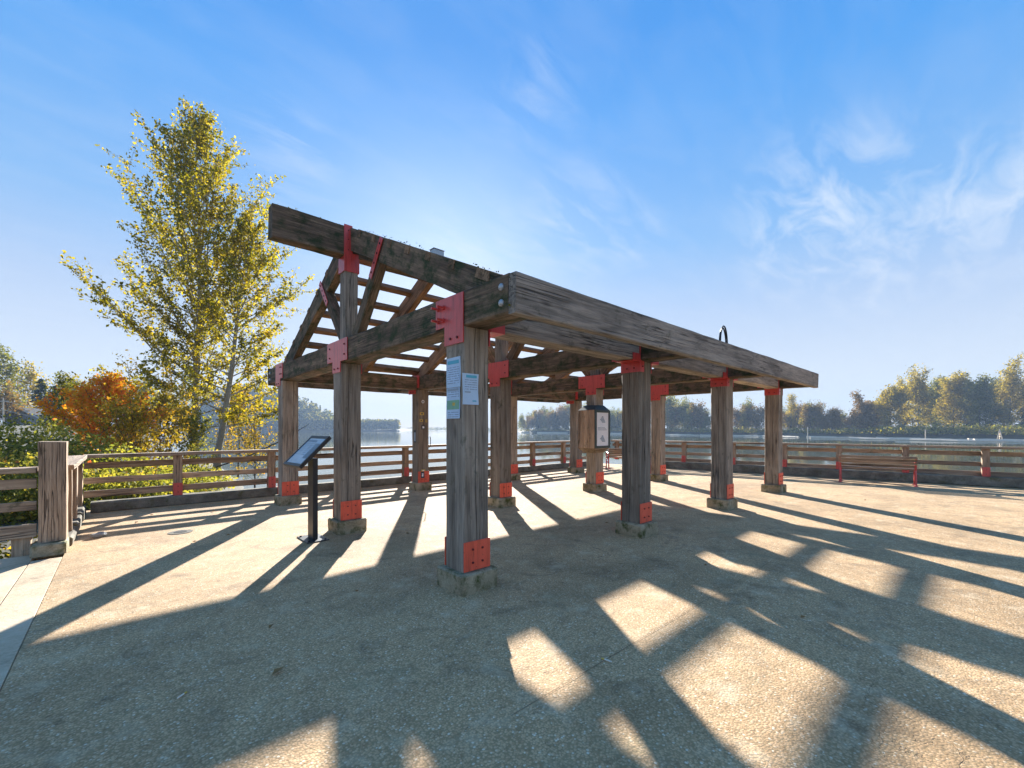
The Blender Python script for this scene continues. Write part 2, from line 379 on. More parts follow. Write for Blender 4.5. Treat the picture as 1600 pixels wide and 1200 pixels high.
M_DKPRINT = simple('dark_print', (0.06, 0.07, 0.08), 0.6, 0.1, 30)
M_YEL = simple('yellow_print', (0.62, 0.42, 0.08), 0.6, 0.15, 30)
M_GRNPRINT = simple('map_green_print', (0.22, 0.42, 0.28), 0.6, 0.2, 30)
M_BUTT = simple('cigarette_paper', (0.75, 0.68, 0.55), 0.7, 0.1, 40)
M_DRYLEAF = simple('dry_leaf', (0.30, 0.17, 0.06), 0.7, 0.3, 30)
def text_lines(name, paper, ink, freq):
    m, t = mat(name); N = NT(t); tcn = N.n('ShaderNodeTexCoord')
    w = N.n('ShaderNodeTexWave', bands_direction='Z'); w.inputs['Scale'].default_value = freq; N.l(tcn.outputs['Object'], w.inputs['Vector'])
    n = N.noise(N.mapping(tcn.outputs['Object'], (70, 70, freq * 2)), 1.0, 2)
    f = N.math('MULTIPLY', N.math('GREATER_THAN', w.outputs[1], 0.55), N.math('GREATER_THAN', n, 0.42))
    N.out(N.mix(N.math('MULTIPLY', f, 0.75), paper, ink), 0.55, None, 0.3); return m
M_TEXT = text_lines('small_print_lines', (0.50, 0.64, 0.78), (0.20, 0.26, 0.36), 14)
M_SIGNFACE = None
def signface():
    m, t = mat('glossy_sign_face'); N = NT(t); tcn = N.n('ShaderNodeTexCoord'); v = tcn.outputs['Object']
    n = N.noise(v, 6, 5); c = N.mix(n, (0.30, 0.40, 0.47), (0.44, 0.54, 0.60))
    N.out(c, 0.16, None, 0.6); return m
M_SIGNFACE = signface()
M_SIGNINK = simple('faded_sign_print', (0.12, 0.19, 0.24), 0.3, 0.1, 20)

def leaf_mat(name, stops, trans=0.5, tboost=(1.25, 1.15, 0.6)):
    m, t = mat(name); N = NT(t)
    g = N.n('ShaderNodeNewGeometry'); oi = N.n('ShaderNodeObjectInfo')
    pos = N.noise(g.outputs['Position'], 0.8, 3)
    f = N.math('ADD', N.math('MULTIPLY', g.outputs['Random Per Island'], 0.65), N.math('MULTIPLY', N.math('SUBTRACT', pos, 0.32), 1.0), True)
    col = N.ramp(f, stops)
    d = N.n('ShaderNodeBsdfPrincipled'); N.l(col, d.inputs['Base Color']); d.inputs['Roughness'].default_value = 0.75; d.inputs['Specular IOR Level'].default_value = 0.10
    tr = N.n('ShaderNodeBsdfTranslucent'); N.l(N.mix(1.0, col, tboost, 'MULTIPLY'), tr.inputs[0])
    mx = N.n('ShaderNodeMixShader'); mx.inputs[0].default_value = trans; N.l(d.outputs[0], mx.inputs[1]); N.l(tr.outputs[0], mx.inputs[2])
    o = N.n('ShaderNodeOutputMaterial'); N.l(mx.outputs[0], o.inputs[0]); return m
L_COTTON = leaf_mat('cottonwood_leaves', [(0.0, (0.075, 0.088, 0.012)), (0.4, (0.18, 0.172, 0.018)), (0.72, (0.33, 0.265, 0.022)), (1.0, (0.46, 0.34, 0.028))], 0.54, (1.6, 1.42, 0.55))
L_MAPLE = leaf_mat('autumn_maple_leaves', [(0.0, (0.36, 0.30, 0.025)), (0.25, (0.60, 0.40, 0.022)), (0.5, (0.68, 0.31, 0.02)), (0.8, (0.66, 0.20, 0.018)), (1.0, (0.54, 0.10, 0.02))], 0.64, (1.5, 1.25, 0.8))
L_YELLOW = leaf_mat('yellow_shrub_leaves', [(0.0, (0.10, 0.11, 0.014)), (0.4, (0.28, 0.22, 0.02)), (0.75, (0.44, 0.30, 0.025)), (1.0, (0.46, 0.19, 0.02))], 0.5, (1.5, 1.3, 0.7))
L_BRAMBLE = leaf_mat('bramble_leaves', [(0.0, (0.075, 0.095, 0.022)), (0.45, (0.19, 0.205, 0.045)), (0.75, (0.35, 0.32, 0.06)), (0.93, (0.46, 0.34, 0.07)), (1.0, (0.48, 0.10, 0.04))], 0.5, (1.5, 1.35, 0.6))
L_GREEN = leaf_mat('mid_green_leaves', [(0.0, (0.055, 0.072, 0.018)), (0.5, (0.13, 0.14, 0.03)), (1.0, (0.26, 0.23, 0.045))], 0.48, (1.5, 1.35, 0.6))
L_OLIVE = leaf_mat('olive_gold_leaves', [(0.0, (0.11, 0.105, 0.02)), (0.5, (0.25, 0.205, 0.035)), (1.0, (0.42, 0.30, 0.05))], 0.52, (1.5, 1.35, 0.6))
L_RUSSET = leaf_mat('russet_leaves', [(0.0, (0.070, 0.055, 0.020)), (0.5, (0.17, 0.115, 0.035)), (1.0, (0.29, 0.17, 0.05))], 0.4, (1.4, 1.2, 0.7))
M_MOSS = leaf_mat('beam_moss', [(0.0, (0.05, 0.055, 0.012)), (0.6, (0.13, 0.125, 0.022)), (1.0, (0.26, 0.23, 0.04))], 0.3)
L_CONIFER = leaf_mat('conifer_needles', [(0.0, (0.014, 0.026, 0.013)), (0.5, (0.026, 0.044, 0.020)), (1.0, (0.050, 0.070, 0.026))], 0.2, (1.2, 1.2, 0.7))

def water_mat():
    m, t = mat('calm_river_water'); N = NT(t); tcn = N.n('ShaderNodeTexCoord')
    v = N.mapping(tcn.outputs['Object'], (1, 1, 1))
    a = N.noise(v, 0.55, 5, 0.55, 0.3); b = N.noise(v, 0.05, 3, 0.5)
    wv = N.math('MULTIPLY', a, N.math('ADD', 0.35, N.math('MULTIPLY', b, 1.3)))
    p = N.out((0.085, 0.088, 0.045), 0.045, N.bump(wv, 0.035, 0.25), 0.5)
    p.inputs['IOR'].default_value = 1.333
    return m
M_WATER = water_mat()
# ------------------------------------------------------------------ the place: distances measured from the camera
U = [2.447, 5.63, 8.83, 12.04]          # front faces of the four frames
V = [3.38, 6.54, 9.77]                  # near faces of the three post rows
W = 0.316
F_PX, HZ = 667.5, 669.66
def at(x, Z, z=0.0):                    # ground point seen at column x of the photograph, Z metres away along the view axis
    a = (x - 800) / F_PX; t = R(TH)
    return Vector((Z * (math.cos(t) + a * math.sin(t)), Z * (math.sin(t) - a * math.cos(t)), z))
WATER_Z = -2.0

# --- terrain: one sheet out to the far hills, in rings about the viewpoint
SHORE_PX = [(330, 400), (380, 420), (520, 480), (560, 520), (622, 560), (650, 900), (800, 900), (812, 360), (900, 320), (1000, 265), (1100, 225), (1240, 185), (1400, 150), (1600, 130), (2400, 118)]
HILL_PX = [(150, 22), (250, 32), (330, 34), (380, 41), (420, 40), (465, 31), (490, 22), (520, 10), (540, 2), (560, 2), (622, 2), (640, 1), (800, 1), (812, 1), (900, 2), (1100, 2), (1600, 4), (2400, 5)]
def interp(tab, x):
    if x <= tab[0][0]: return tab[0][1]
    for (a, p), (b, q) in zip(tab, tab[1:]):
        if x <= b: return p + (q - p) * (x - a) / (b - a)
    return tab[-1][1]
LAND_V = [(-400, -0.9), (8.0, -0.9), (11.2, -0.7), (13, 0.1), (16, 0.9), (22, 2.3), (30, 4.6), (34, 4.9), (60, 3.4), (150, 3.0), (500, 3.0), (560, 30)]
def land_edge(v): return interp(LAND_V, v)
def sstep(x): x = max(0.0, min(1.0, x)); return x * x * (3 - 2 * x)
def ground_h(u, v):
    t = R(TH); Z = u * math.cos(t) + v * math.sin(t); X = u * math.sin(t) - v * math.cos(t)
    n = mnoise.noise((u * 0.11, v * 0.11, 3.1)) * 0.35 + mnoise.noise((u * 0.02, v * 0.02, 1.7)) * 0.8
    h = -4.0
    d = land_edge(v) - u                               # metres inside the near left bank
    if d > -6: 
        far = sstep((v - 45) / 60)
        hl = -0.45 + 0.15 * n + far * 2.6 + min(6, max(0, d - 25) * 0.05) * far
        h = max(h, -4.0 + (hl + 4.0) * sstep((d + 3.2) / 4.2))
    if u < -0.3 and v < 8: h = max(h, -0.12)
    if Z < 4 and v < -45: h = max(h, -0.12)
    if Z > 8:
        px = 800 + F_PX * X / Z
        if px > 300:
            s = interp(SHORE_PX, px); dd = Z - s
            rise = interp(HILL_PX, px)
            hf = -1.4 + 1.2 * sstep(dd / 6) + rise * sstep(dd / 75) + n * (1.0 if rise > 5 else 0.3)
            h = max(h, -4.0 + (hf + 4.0) * sstep((dd + 4) / 7))
    elif X > 60:
        dd = X - 150; h = max(h, -4.0 + 4.5 * sstep(dd / 10))
    return h
rings = [0.6]
while rings[-1] < 1050: rings.append(rings[-1] * 1.052 + 0.12)
NA = 420
gv = []; gf = []
for i, r_ in enumerate(rings):
    for j in range(NA):
        a = 2 * math.pi * j / NA; u, v = r_ * math.cos(a), r_ * math.sin(a)
        gv.append((u, v, ground_h(u, v)))
for i in range(len(rings) - 1):
    for j in range(NA):
        k = (j + 1) % NA
        gf.append((i * NA + j, (i + 1) * NA + j, (i + 1) * NA + k, i * NA + k))
gf.append(tuple(range(NA)))
struct(mesh_obj('ground', gv, gf, M_SOIL, smooth=True))
wvt = [(1060 * math.cos(2 * math.pi * j / 64), 1060 * math.sin(2 * math.pi * j / 64), WATER_Z) for j in range(64)]
struct(mesh_obj('water', wvt, [tuple(range(64))], M_WATER))

# --- concrete deck and walk
CORNER = (15.72, 11.3)                                  # where back and right railings meet
def rline(v, off=0.0): return 17.52 - 0.158 * v + off   # line of the right-hand curb
b = MB()
poly = [(-0.55, -60), (rline(-60, .62), -60), (rline(11.75, .62), 11.75), (-0.83, 11.75), (-0.83, 8.1), (-0.55, 8.1)]
n = len(poly)
b.v = [(x, y, 0) for x, y in poly] + [(x, y, -0.45) for x, y in poly]
b.f = [tuple(range(n)), tuple(range(n, 2 * n))[::-1]] + [(i, (i + 1) % n, n + (i + 1) % n, n + i) for i in range(n)]; b.mi = [0] * len(b.f)
struct(b.obj('deck', M_DECK))
b = MB(); b.box((-3.2, -60, -0.3), (-0.828, 8.12, -0.004), ch=0.004); struct(b.obj('walk', M_WALK))
b = MB(); b.box((-0.822, -60, -0.3), (-0.556, 7.72, 0.0), ch=0.004); struct(b.obj('kerb_strip', M_WALK))
def joint(p, q, w=0.014):
    p = Vector((*p, 0)); q = Vector((*q, 0)); d = (q - p).normalized(); s = Vector((-d.y, d.x, 0)) * w / 2; z = Vector((0, 0, 0.004))
    k = 24; v = []; f = []
    for i in range(k + 1):
        c = p.lerp(q, i / k); jj = rng.uniform(-.25, .25) * w
        v += [c + s * rng.uniform(.5, 1.2) + z + s * jj, c - s * rng.uniform(.5, 1.2) + z]
    for i in range(k): f.append((2 * i, 2 * i + 1, 2 * i + 3, 2 * i + 2))
    return struct(mesh_obj('deck_joint', v, f, M_JOINT))
joint((1.6, 1.76), (5.6, 1.70), 0.005)
joint((-0.5, -2.9), (17.0, -2.9), 0.010)
joint((rline(11, -1.05), 11.0), (rline(-14, -2.6), -14), 0.014)
# curbs under the railings
def curb(p, q, w, h, name='curb'):
    d = (Vector(q) - Vector(p)); M = frame_matrix((*p, h / 2 - 0.002), (*q, h / 2 - 0.002))
    v, f = beam_mesh(d.length, w, h, ch=0.025, seg=max(2, int(d.length / 0.6)), jit=0.008)
    return struct(mesh_obj(name, v, f, M_CURB, None, M))
curb((-0.45, 11.44), (15.3, 11.44), 0.30, 0.20)
curb((rline(9.5, .22), 9.5), (rline(-24, .22), -24), 0.34, 0.27)
for k in range(3):
    v0_ = 8.36 + k * 0.98; curb((-0.62, v0_), (-0.62, v0_ + 0.94), 0.24, 0.12 + 0.03 * k)

# ------------------------------------------------------------------ pavilion
def post_mesh(L, w, ch=.014, depth=.022):
    # squared log with worn arrises and an open drying check wandering down each face
    seg = 14; h = w / 2; v = []; f = []
    off = [rng.uniform(-.045, .045) for _ in range(4)]; wid = [rng.uniform(.003, .009) for _ in range(4)]
    for i in range(seg + 1):
        x = L * i / seg; ring = []
        for k in range(4):
            off[k] = max(-.08, min(.08, off[k] + rng.uniform(-.010, .010))); e = wid[k] * rng.uniform(.3, 1.3)
            a = k * math.pi / 2; c, s_ = round(math.cos(a)), round(math.sin(a))
            for (p, q) in ((h, -h + ch), (h, off[k] - e), (h - depth, off[k]), (h, off[k] + e), (h, h - ch)):
                ring.append((p * c - q * s_, p * s_ + q * c))
        for (p, q) in ring: v.append((x, p + rng.uniform(-.002, .002), q + rng.uniform(-.002, .002)))
    n = 20
    for i in range(seg):
        for j in range(n): f.append((i * n + j, i * n + (j + 1) % n, (i + 1) * n + (j + 1) % n, (i + 1) * n + j))
    f.append(tuple(range(n))[::-1]); f.append(tuple(seg * n + j for j in range(n)))
    return v, f
PAV = thing('pavilion', 'open weathered timber pavilion with red steel plates and a slatted gable roof frame', 'pavilion', (U[0], V[0], 0))
ZT, TH_B = 2.60, 0.35                  # underside of the tie beams, depth of the beams
def bolts(b, pts, axis, r=0.011, h=0.012, mi=1):
    for p in pts: b.disc(p, axis, r, h, 6, mi)
foot_cache = None
for i, u in enumerate(U):
    for j, v in enumerate(V):
        c = (u + W / 2, v + W / 2)
        pv_, pf_ = post_mesh(ZT - .003 - .19, W); p = mesh_obj('post', pv_, pf_, W_POST, PAV, frame_matrix((*c, 0.19), (*c, ZT - .003), (0, 1, 0)))
        s = 0.446 / 2 + rng.uniform(-.008, .008)
        b = MB(); b.box((c[0] - s, c[1] - s, -0.02), (c[0] + s, c[1] + s, 0.197), ch=0.018)
        for q_ in range(len(b.v)):
            x, y, z = b.v[q_]; b.v[q_] = (x + rng.uniform(-.006, .006), y + rng.uniform(-.006, .006), z + (rng.uniform(-.005, .003) if z > .1 else 0))
        b.obj('footing', M_FOOT, PAV)
        # red shoe plate on the near side (and on the far side)
        for (y0, y1, nx) in ((v - 0.011, v - 0.001, -1), (v + W + 0.001, v + W + 0.011, 1)):
            b = MB(); b.box((u - 0.006, y0, 0.2), (u + W + 0.008, y1, 0.49), ch=0.003)
            yb = y0 if nx < 0 else y1
            bolts(b, [(u + a, yb, z) for a in (.10, .22) for z in (.28, .41)], (0, nx, 0))
            b.obj('base_plate', [M_REDBASE, M_REDDK], p)
        # red gusset plate joining post and tie beam
        for face, ax in ((u - 0.013, -1), (u + W + 0.013, 1)):
            x0, x1 = (face, u - 0.001) if ax < 0 else (u + W + 0.001, face)
            if j == 0: po = [(v - .004, 2.93), (v + .48, 2.93), (v + .48, 2.635), (v + .318, 2.635), (v + .318, 2.44), (v - .004, 2.44)]
            elif j == 1: po = [(v - .27, 2.95), (v + .55, 2.95), (v + .55, 2.64), (v + .318, 2.64), (v + .318, 2.46), (v - .004, 2.46), (v - .004, 2.62), (v - .27, 2.62)]
            else: po = [(v - .06, 2.97), (v + .47, 2.97), (v + .47, 2.50), (v + .12, 2.50), (v + .12, 2.65), (v - .06, 2.65)]
            b = MB(); n = len(po)
            b.v = [(x0, y, z) for y, z in po] + [(x1, y, z) for y, z in po]
            b.f = [tuple(range(n)), tuple(range(n, 2 * n))[::-1]] + [(k, (k + 1) % n, n + (k + 1) % n, n + k) for k in range(n)]; b.mi = [0] * len(b.f)
            lo = {0: [(v + .09, 2.5), (v + .21, 2.5)], 1: [(v + .08, 2.52), (v + .23, 2.52)], 2: [(v + .22, 2.55), (v + .36, 2.55)]}[j]
            hi = {0: [(v + .33, 2.71), (v + .33, 2.84), (v + .43, 2.71), (v + .43, 2.84)], 1: [(v - .17, 2.71), (v - .17, 2.86), (v + .43, 2.71), (v + .43, 2.86)], 2: [(v + .02, 2.74), (v + .02, 2.88), (v + .11, 2.74), (v + .11, 2.88)]}[j]
            fx = x0 if ax < 0 else x1
            bolts(b, [(fx, y, z) for y, z in lo], (ax, 0, 0), .013)
            if j == 0 and i == 0 and ax < 0:
                for y, z in hi: b.disc((fx, y, z), (-1, 0, 0), .013, .085, 6, 0); b.disc((fx, y, z), (-1, 0, 0), .024, .02, 6, 0)
            else: bolts(b, [(fx, y, z) for y, z in hi], (ax, 0, 0), .013)
            b.obj('gusset_plate', [M_RED, M_REDDK], PAV)
# tie beams across the frames
V_IN, V_OUT = 2.745, 10.875
ties = []
for i, u in enumerate(U):
    ties.append(timber('tie_beam', (u + .155, V_IN, ZT + TH_B / 2), (u + .155, V_OUT, ZT + TH_B / 2), .298, TH_B, W_TIE, PAV, ch=0.016, jit=0.005, seg=24))
    for vv in (2.83, 10.79):
        for z in (2.70, 2.84):
            b = MB(); b.tube([(u + .012, vv, z), (u - .004, vv, z), (u - .016, vv, z)], [.034, .031, .013], 10); b.obj('bolt_head', M_GALV, ties[-1])
# eave beams outside the tie ends
timber('eave_beam', (U[0] + .002, 2.688, ZT + .155), (U[3] + W + .03, 2.688, ZT + .155), .108, .345, W_EAVE, PAV, ch=0.012, seg=30, jit=0.004, rough_ends=.01)
timber('eave_beam', (U[0] + .002, 10.932, ZT + .175), (U[3] + W + .03, 10.932, ZT + .175), .108, .385, W_TIE, PAV, ch=0.012, seg=30, jit=0.004, rough_ends=.01)
# beams along the outer post rows between the ties, with red hanger saddles
for v in (V[0], V[2]):
    vc = v + .14 if v == V[0] else v + W - .14
    for a, c in zip(U, U[1:]):
        timber('plate_beam', (a + .312, vc, ZT + .17), (c - .002, vc, ZT + .17), .27, .335, W_EAVE if v == V[0] else W_TIE, PAV, ch=.014, seg=8)
        for x in ((a + .314, c - .214) if v == V[0] else ()):
            if x > a + 1 and c > 9: continue
            if x > a + 1:
                b = MB(); b.box((c - .20, vc - .155, ZT - .012), (c - .014, vc + .155, ZT - .002))
            else:
                b = MB(); b.box((a + .33, vc - .155, ZT - .012), (a + .52, vc + .155, ZT - .002))
            x0 = b.v[0][0]; x1 = b.v[4][0]
            b.box((x0, vc - .155, ZT - .002), (x1, vc - .142, ZT + .10)); b.box((x0, vc + .142, ZT - .002), (x1, vc + .155, ZT + .10))
            b.obj('hanger_saddle', M_RED, PAV)
    for a in (U[1:] if v == V[0] else ()):
        b = MB(); b.box((a - .012, v - .012, 2.44), (a + .10, v - .001, 2.90)); bolts(b, [(a + .05, v - .012, z) for z in (2.52, 2.7, 2.82)], (0, -1, 0)); b.obj('strap_plate', [M_RED, M_REDDK], PAV)
# ridge
VC = 6.695; ZR_T, ZR_B = 4.73, 4.265
timber('ridge_beam', (1.525, VC, (ZR_T + ZR_B) / 2), (13.3, VC, (ZR_T + ZR_B) / 2), .21, ZR_T - ZR_B, W_TIE, PAV, ch=.016, seg=40, jit=.005, rough_ends=.012)
SL = 0.475
def rafter(side, u0, t=.135, to_tie=True):
    zb = 2.952 if to_tie else 2.94
    L = (ZR_T - zb) / SL; dv = 0.35
    ptop = [(0.106, ZR_T - .012), (0.106 + L, zb), (0.106 + L - dv / SL, zb), (0.106, ZR_T - .012 - dv)]
    ang = math.atan(SL); ca, sa = math.cos(ang), math.sin(ang)
    # local frame: x down the slope, z normal to it
    o = Vector((u0, VC, ZR_T)); xd = Vector((0, side * ca, -sa)); zd = Vector((0, side * sa, ca)); yd = zd.cross(xd)
    M = Matrix(((xd.x, yd.x, zd.x, o.x), (xd.y, yd.y, zd.y, o.y), (xd.z, yd.z, zd.z, o.z), (0, 0, 0, 1)))
    loc = []
    for d, z in ptop:
        q = Vector((0, side * d, z - ZR_T)); loc.append((q.dot(xd), q.dot(zd)))
    sg = 1 if yd.x > 0 else -1
    b = MB(); n = 10; v = []; f = []
    (x0, z0), (x1, z1), (x2, z2), (x3, z3) = loc
    for k in range(n + 1):
        s = k / n; jt = lambda: rng.uniform(-.005, .005)
        top = (x0 + (x1 - x0) * s, z0 + (z1 - z0) * s); bot = (x3 + (x2 - x3) * s, z3 + (z2 - z3) * s)
        for (px, pz), yy in ((bot, 0), (bot, sg * t), (top, sg * t), (top, 0)): v.append((px, yy + jt(), pz + jt()))
    for k in range(n):
        for j in range(4): f.append((k * 4 + j, k * 4 + (j + 1) % 4, k * 4 + 4 + (j + 1) % 4, k * 4 + 4 + j))
    f += [(0, 1, 2, 3), tuple(n * 4 + j for j in (3, 2, 1, 0))]
    b.add(v, f); return b.obj('rafter', W_TIE if (to_tie and u0 < 3) else W_ROOF, PAV, M)
for i, u in enumerate(U):
    ru = u + .165
    for s in (-1, 1): rafter(s, ru)
    if i < 3:
        for s in (-1, 1): rafter(s, u + .165 + 1.595, .12, False)
    # king post with its red ridge bracket
    timber('king_post', (u + .184, VC, ZT + TH_B + .002), (u + .184, VC, ZR_B - .002), .205, .205, W_POST, PAV, up=(0, 1, 0), ch=.01, seg=6)
    b = MB(); x0, x1 = u + .078, u + .290
    for sgn in (-1, 1):
        ya, yb = VC + sgn * .105, VC + sgn * .119; y0, y1 = min(ya, yb), max(ya, yb)
        b.box((x0 - .012, y0, 4.03), (x1, y1, ZR_B + .055)); b.box((x0 - .012, y0, ZR_B + .056), (x0 + .115, y1, ZR_T + .015))
        bolts(b, [(x0 + .05, ya if False else (y0 if sgn < 0 else y1), z) for z in (4.36, 4.52, 4.66)], (0, sgn, 0), .009, .008)
    for xx in (x0 - .013, x1 + .001): b.box((xx, VC - .118, 4.03), (xx + .012, VC + .118, ZR_B - .004))
    b.obj('ridge_bracket', [M_RED, M_REDDK], PAV)
    # struts from the king post foot up to the rafters, each with a plate whose holes are dark discs
    for s in (-1, 1):
        f0 = Vector((ru + .066, VC + s * .22, 2.955)); f1 = Vector((ru + .066, VC + s * 1.04, 3.955))
        dr = (f1 - f0).normalized()
        timber('strut', f0 - dr * .0 + Vector((0, 0, .05)), f1, .13, .19, W_ROOF if i else W_TIE, PAV, up=(0, -s * dr.z, s * dr.y), ch=.008, seg=5)
        M = frame_matrix(f1 - dr * .28, f1 + dr * .30, (0, -s * dr.z, s * dr.y))
        b = MB(); b.box((0, -.005, -.05), (.58, .005, .05), M=Matrix.Identity(4))
        for k in range(4): b.disc((.08 + .14 * k, 0, 0), (0, 1, 0), .016, .009, 6, 1); b.disc((.08 + .14 * k, 0, 0), (0, -1, 0), .016, .009, 6, 1)  # solid dark discs on the plate give the holes their shade by colour
        off = Matrix.Translation((-.086, 0, 0))
        b.obj('strut_plate', [M_RED, M_DARK], PAV, off @ M)
# purlins let into the rafter backs
for s in (-1, 1):
    for k in range(7):
        d = 0.475 + 0.483 * k + (.055 if k == 6 else 0); pw = .235 if k == 6 else .115
        zt = ZR_T - SL * (d - 0.106) + .004
        xs = [2.60, 7.35, 12.36] if k % 2 else [2.60, 5.78, 12.36]
        for xa, xb in zip(xs, xs[1:]):
            dr = Vector((0, s * 1, -SL)).normalized(); nn = Vector((0, s * SL, 1)).normalized()
            q = Vector((0, VC + s * d, zt)) - nn * .05
            timber('purlin', (xa + .003, q.y, q.z), (xb, q.y, q.z), pw, .10, W_ROOF, PAV, up=nn, ch=.008, seg=8, jit=.004)

# --- things fixed to or hung on the pavilion

# papers on the nearest post
def paper(name, x_or_y, lo, hi, z0, z1, axis, label, blocks, curl=.012):
    # axis 'x': sheet on a -u face (plane x), spans y lo..hi; axis 'y': sheet on a -v face, spans x lo..hi
    t = thing(name, label, 'poster', ((x_or_y, hi, z0) if axis == 'x' else (lo, x_or_y, z0)))
    n, m = 4, 8; v = []; f = []
    def pt(a, c, out):
        z = z0 + (z1 - z0) * c
        s = lo + (hi - lo) * a
        bul = out + curl * (math.sin(c * 5.1 + a * 2) * .35 + .4) * (.3 + .7 * abs(a - .35))
        return (x_or_y - bul, hi - (s - lo), z) if axis == 'x' else (s, x_or_y - bul, z)
    for c in range(m + 1):
        for a in range(n + 1): v.append(pt(a / n, c / m, .004))
    for c in range(m):
        for a in range(n):
            k = c * (n + 1) + a; f.append((k, k + 1, k + n + 2, k + n + 1))
    o = mesh_obj('sheet', v, f, M_SHEET, t); 
    sm = o.modifiers.new('thickness', 'SOLIDIFY'); sm.thickness = .0012
    for (nm, a0, a1, c0, c1, mt) in blocks:
        v = []; f = []
        A, B = 3, max(2, int((c1 - c0) * 10))
        for c in range(B + 1):
            for a in range(A + 1): v.append(pt(a0 + (a1 - a0) * a / A, c0 + (c1 - c0) * c / B, .0068))
        for c in range(B):
            for a in range(A):
                k = c * (A + 1) + a; f.append((k, k + 1, k + A + 2, k + A + 1))
        mesh_obj(nm, v, f, mt, t)
    return t
xf = U[0]
paper('poster', xf, 3.425, 3.668, 2.01, 2.31, 'x', 'upper pale blue notice sheet with teal bars on the left face of the nearest post', [('header_bar', .08, .9, .78, .90, M_CYAN), ('text_block', .08, .92, .12, .70, M_TEXT)])
paper('poster', xf - .003, 3.43, 3.662, 1.70, 2.005, 'x', 'lower pale blue notice sheet with a small green map on the nearest post', [('header_bar', .06, .92, .90, .98, M_GREYPRINT), ('text_block', .08, .92, .66, .88, M_TEXT), ('map_print', .05, .95, .30, .60, M_GRNPRINT), ('map_legend', .45, .68, .42, .52, M_YEL), ('text_block', .08, .92, .05, .26, M_TEXT)])
paper('poster', V[0], xf - .02, xf + .172, 1.835, 2.14, 'y', 'white and blue notice sheet wrapped past the corner of the nearest post', [('header_bar', .22, .88, .86, .95, M_CYAN), ('text_block', .12, .9, .46, .80, M_TEXT), ('colour_bar', .12, .5, .38, .42, M_GREYPRINT), ('footer_bar', .6, .85, .10, .14, M_CYAN)], .02)
# stickers on the post at the back left of the second frame
su, sv = U[1], V[2]
for (name, a, z, w, h, mt, mt2, label) in (
    ('sticker', .14, 2.30, .085, .085, M_WHITE, M_DKPRINT, 'round white sticker near the top of the back left post'),
    ('sticker', .11, 1.985, .12, .07, M_YEL, M_DKPRINT, 'yellow sticker high on the back left post'),
    ('sticker', .09, 1.81, .10, .06, M_YEL, M_DKPRINT, 'yellow sticker lower on the back left post beside a small one'),
    ('sticker', .24, 1.80, .045, .07, M_YEL, M_DKPRINT, 'tiny orange sticker at the right edge of the back left post'),
    ('sticker', .15, 1.635, .12, .11, M_DKPRINT, M_WHITE, 'black and white square sticker halfway up the back left post'),
    ('sticker', .12, .40, .10, .17, M_DKPRINT, M_WHITE, 'black and white sticker on the red foot plate of the back left post'),
    ('sticker', .15, .51, .11, .05, M_YEL, M_WHITE, 'cream sticker above the red foot plate of the back left post')):
    y = sv - .0012 - (.014 if z < .5 else .0)
    b = MB()
    if 'round' in label: b.disc((su + a, y, z), (0, -1, 0), w / 2, .003, 14)
    else: b.box((su + a - w / 2, y - .003, z - h / 2), (su + a + w / 2, y, z + h / 2))
    b.box((su + a - w * .22, y - .0045, z - h * .25), (su + a + w * .22, y - .0031, z + h * .22), 1)
    tag(b.obj(name, [mt, mt2]), label, 'sticker', 'stickers on the back left post')
b = MB(); b.box((su - .006, sv + .10, 1.24), (su - .001, sv + .22, 1.56)); b.box((su - .0075, sv + .12, 1.27), (su - .0061, sv + .20, 1.5), 1)
tag(b.obj('sticker', [M_DKPRINT, M_GREYPRINT]), 'tall dark weathered sticker on the left face of the back left post', 'sticker', 'stickers on the back left post')
b = MB(); b.tube([(su + .33, sv + .03, 1.10), (su + .36, sv - .01, 1.13), (su + .36, sv - .01, 1.36), (su + .345, sv, 1.39)], .010, 6)
tag(b.obj('metal_hook', M_BLACK), 'thin dark metal hook on the right edge of the back left post', 'hook')
# notice box round the third middle post
nb = thing('notice_box', 'wooden display box with a white notice in a dark green frame round a post', 'notice box', (8.55, 6.37, 1.1))
X0, X1, Y0, Y1, Z0, Z1 = 8.56, 9.19, 6.385, 6.90, 1.11, 2.06
for k in range(3):
    ya = Y0 + (Y1 - Y0) * k / 3; wb = (Y1 - Y0) / 3 - .006; timber('side_board', (X0 + .0125, ya + .003 + wb / 2, Z0), (X0 + .0125, ya + .003 + wb / 2, Z1), wb, .025, W_RAIL, nb, up=(1, 0, 0), ch=.003, jit=.001)
    timber('side_board', (X1 - .0125, ya + .003 + wb / 2, Z0), (X1 - .0125, ya + .003 + wb / 2, Z1), wb, .025, W_RAIL, nb, up=(1, 0, 0), ch=.003, jit=.001)
b = MB(); b.box((X0, Y0 - .02, Z0), (X0 + .07, Y0, Z1)); b.box((X1 - .07, Y0 - .02, Z0), (X1, Y0, Z1)); b.box((X0 + .07, Y0 - .02, Z0), (X1 - .07, Y0, Z0 + .06)); b.box((X0 + .07, Y0 - .02, Z1 - .06), (X1 - .07, Y0, Z1))
fr = b.obj('door_frame', M_GREEN, nb)
b = MB(); b.box((X1 - .002, Y0 - .012, 1.84), (X1 + .02, Y0 + .02, 1.88)); b.obj('latch', M_BLACK, fr)
b = MB(); b.box((X0 + .07, Y0 - .010, Z0 + .06), (X1 - .07, Y0 - .004, Z1 - .06)); sh = b.obj('notice_sheet', M_WHITE, nb)
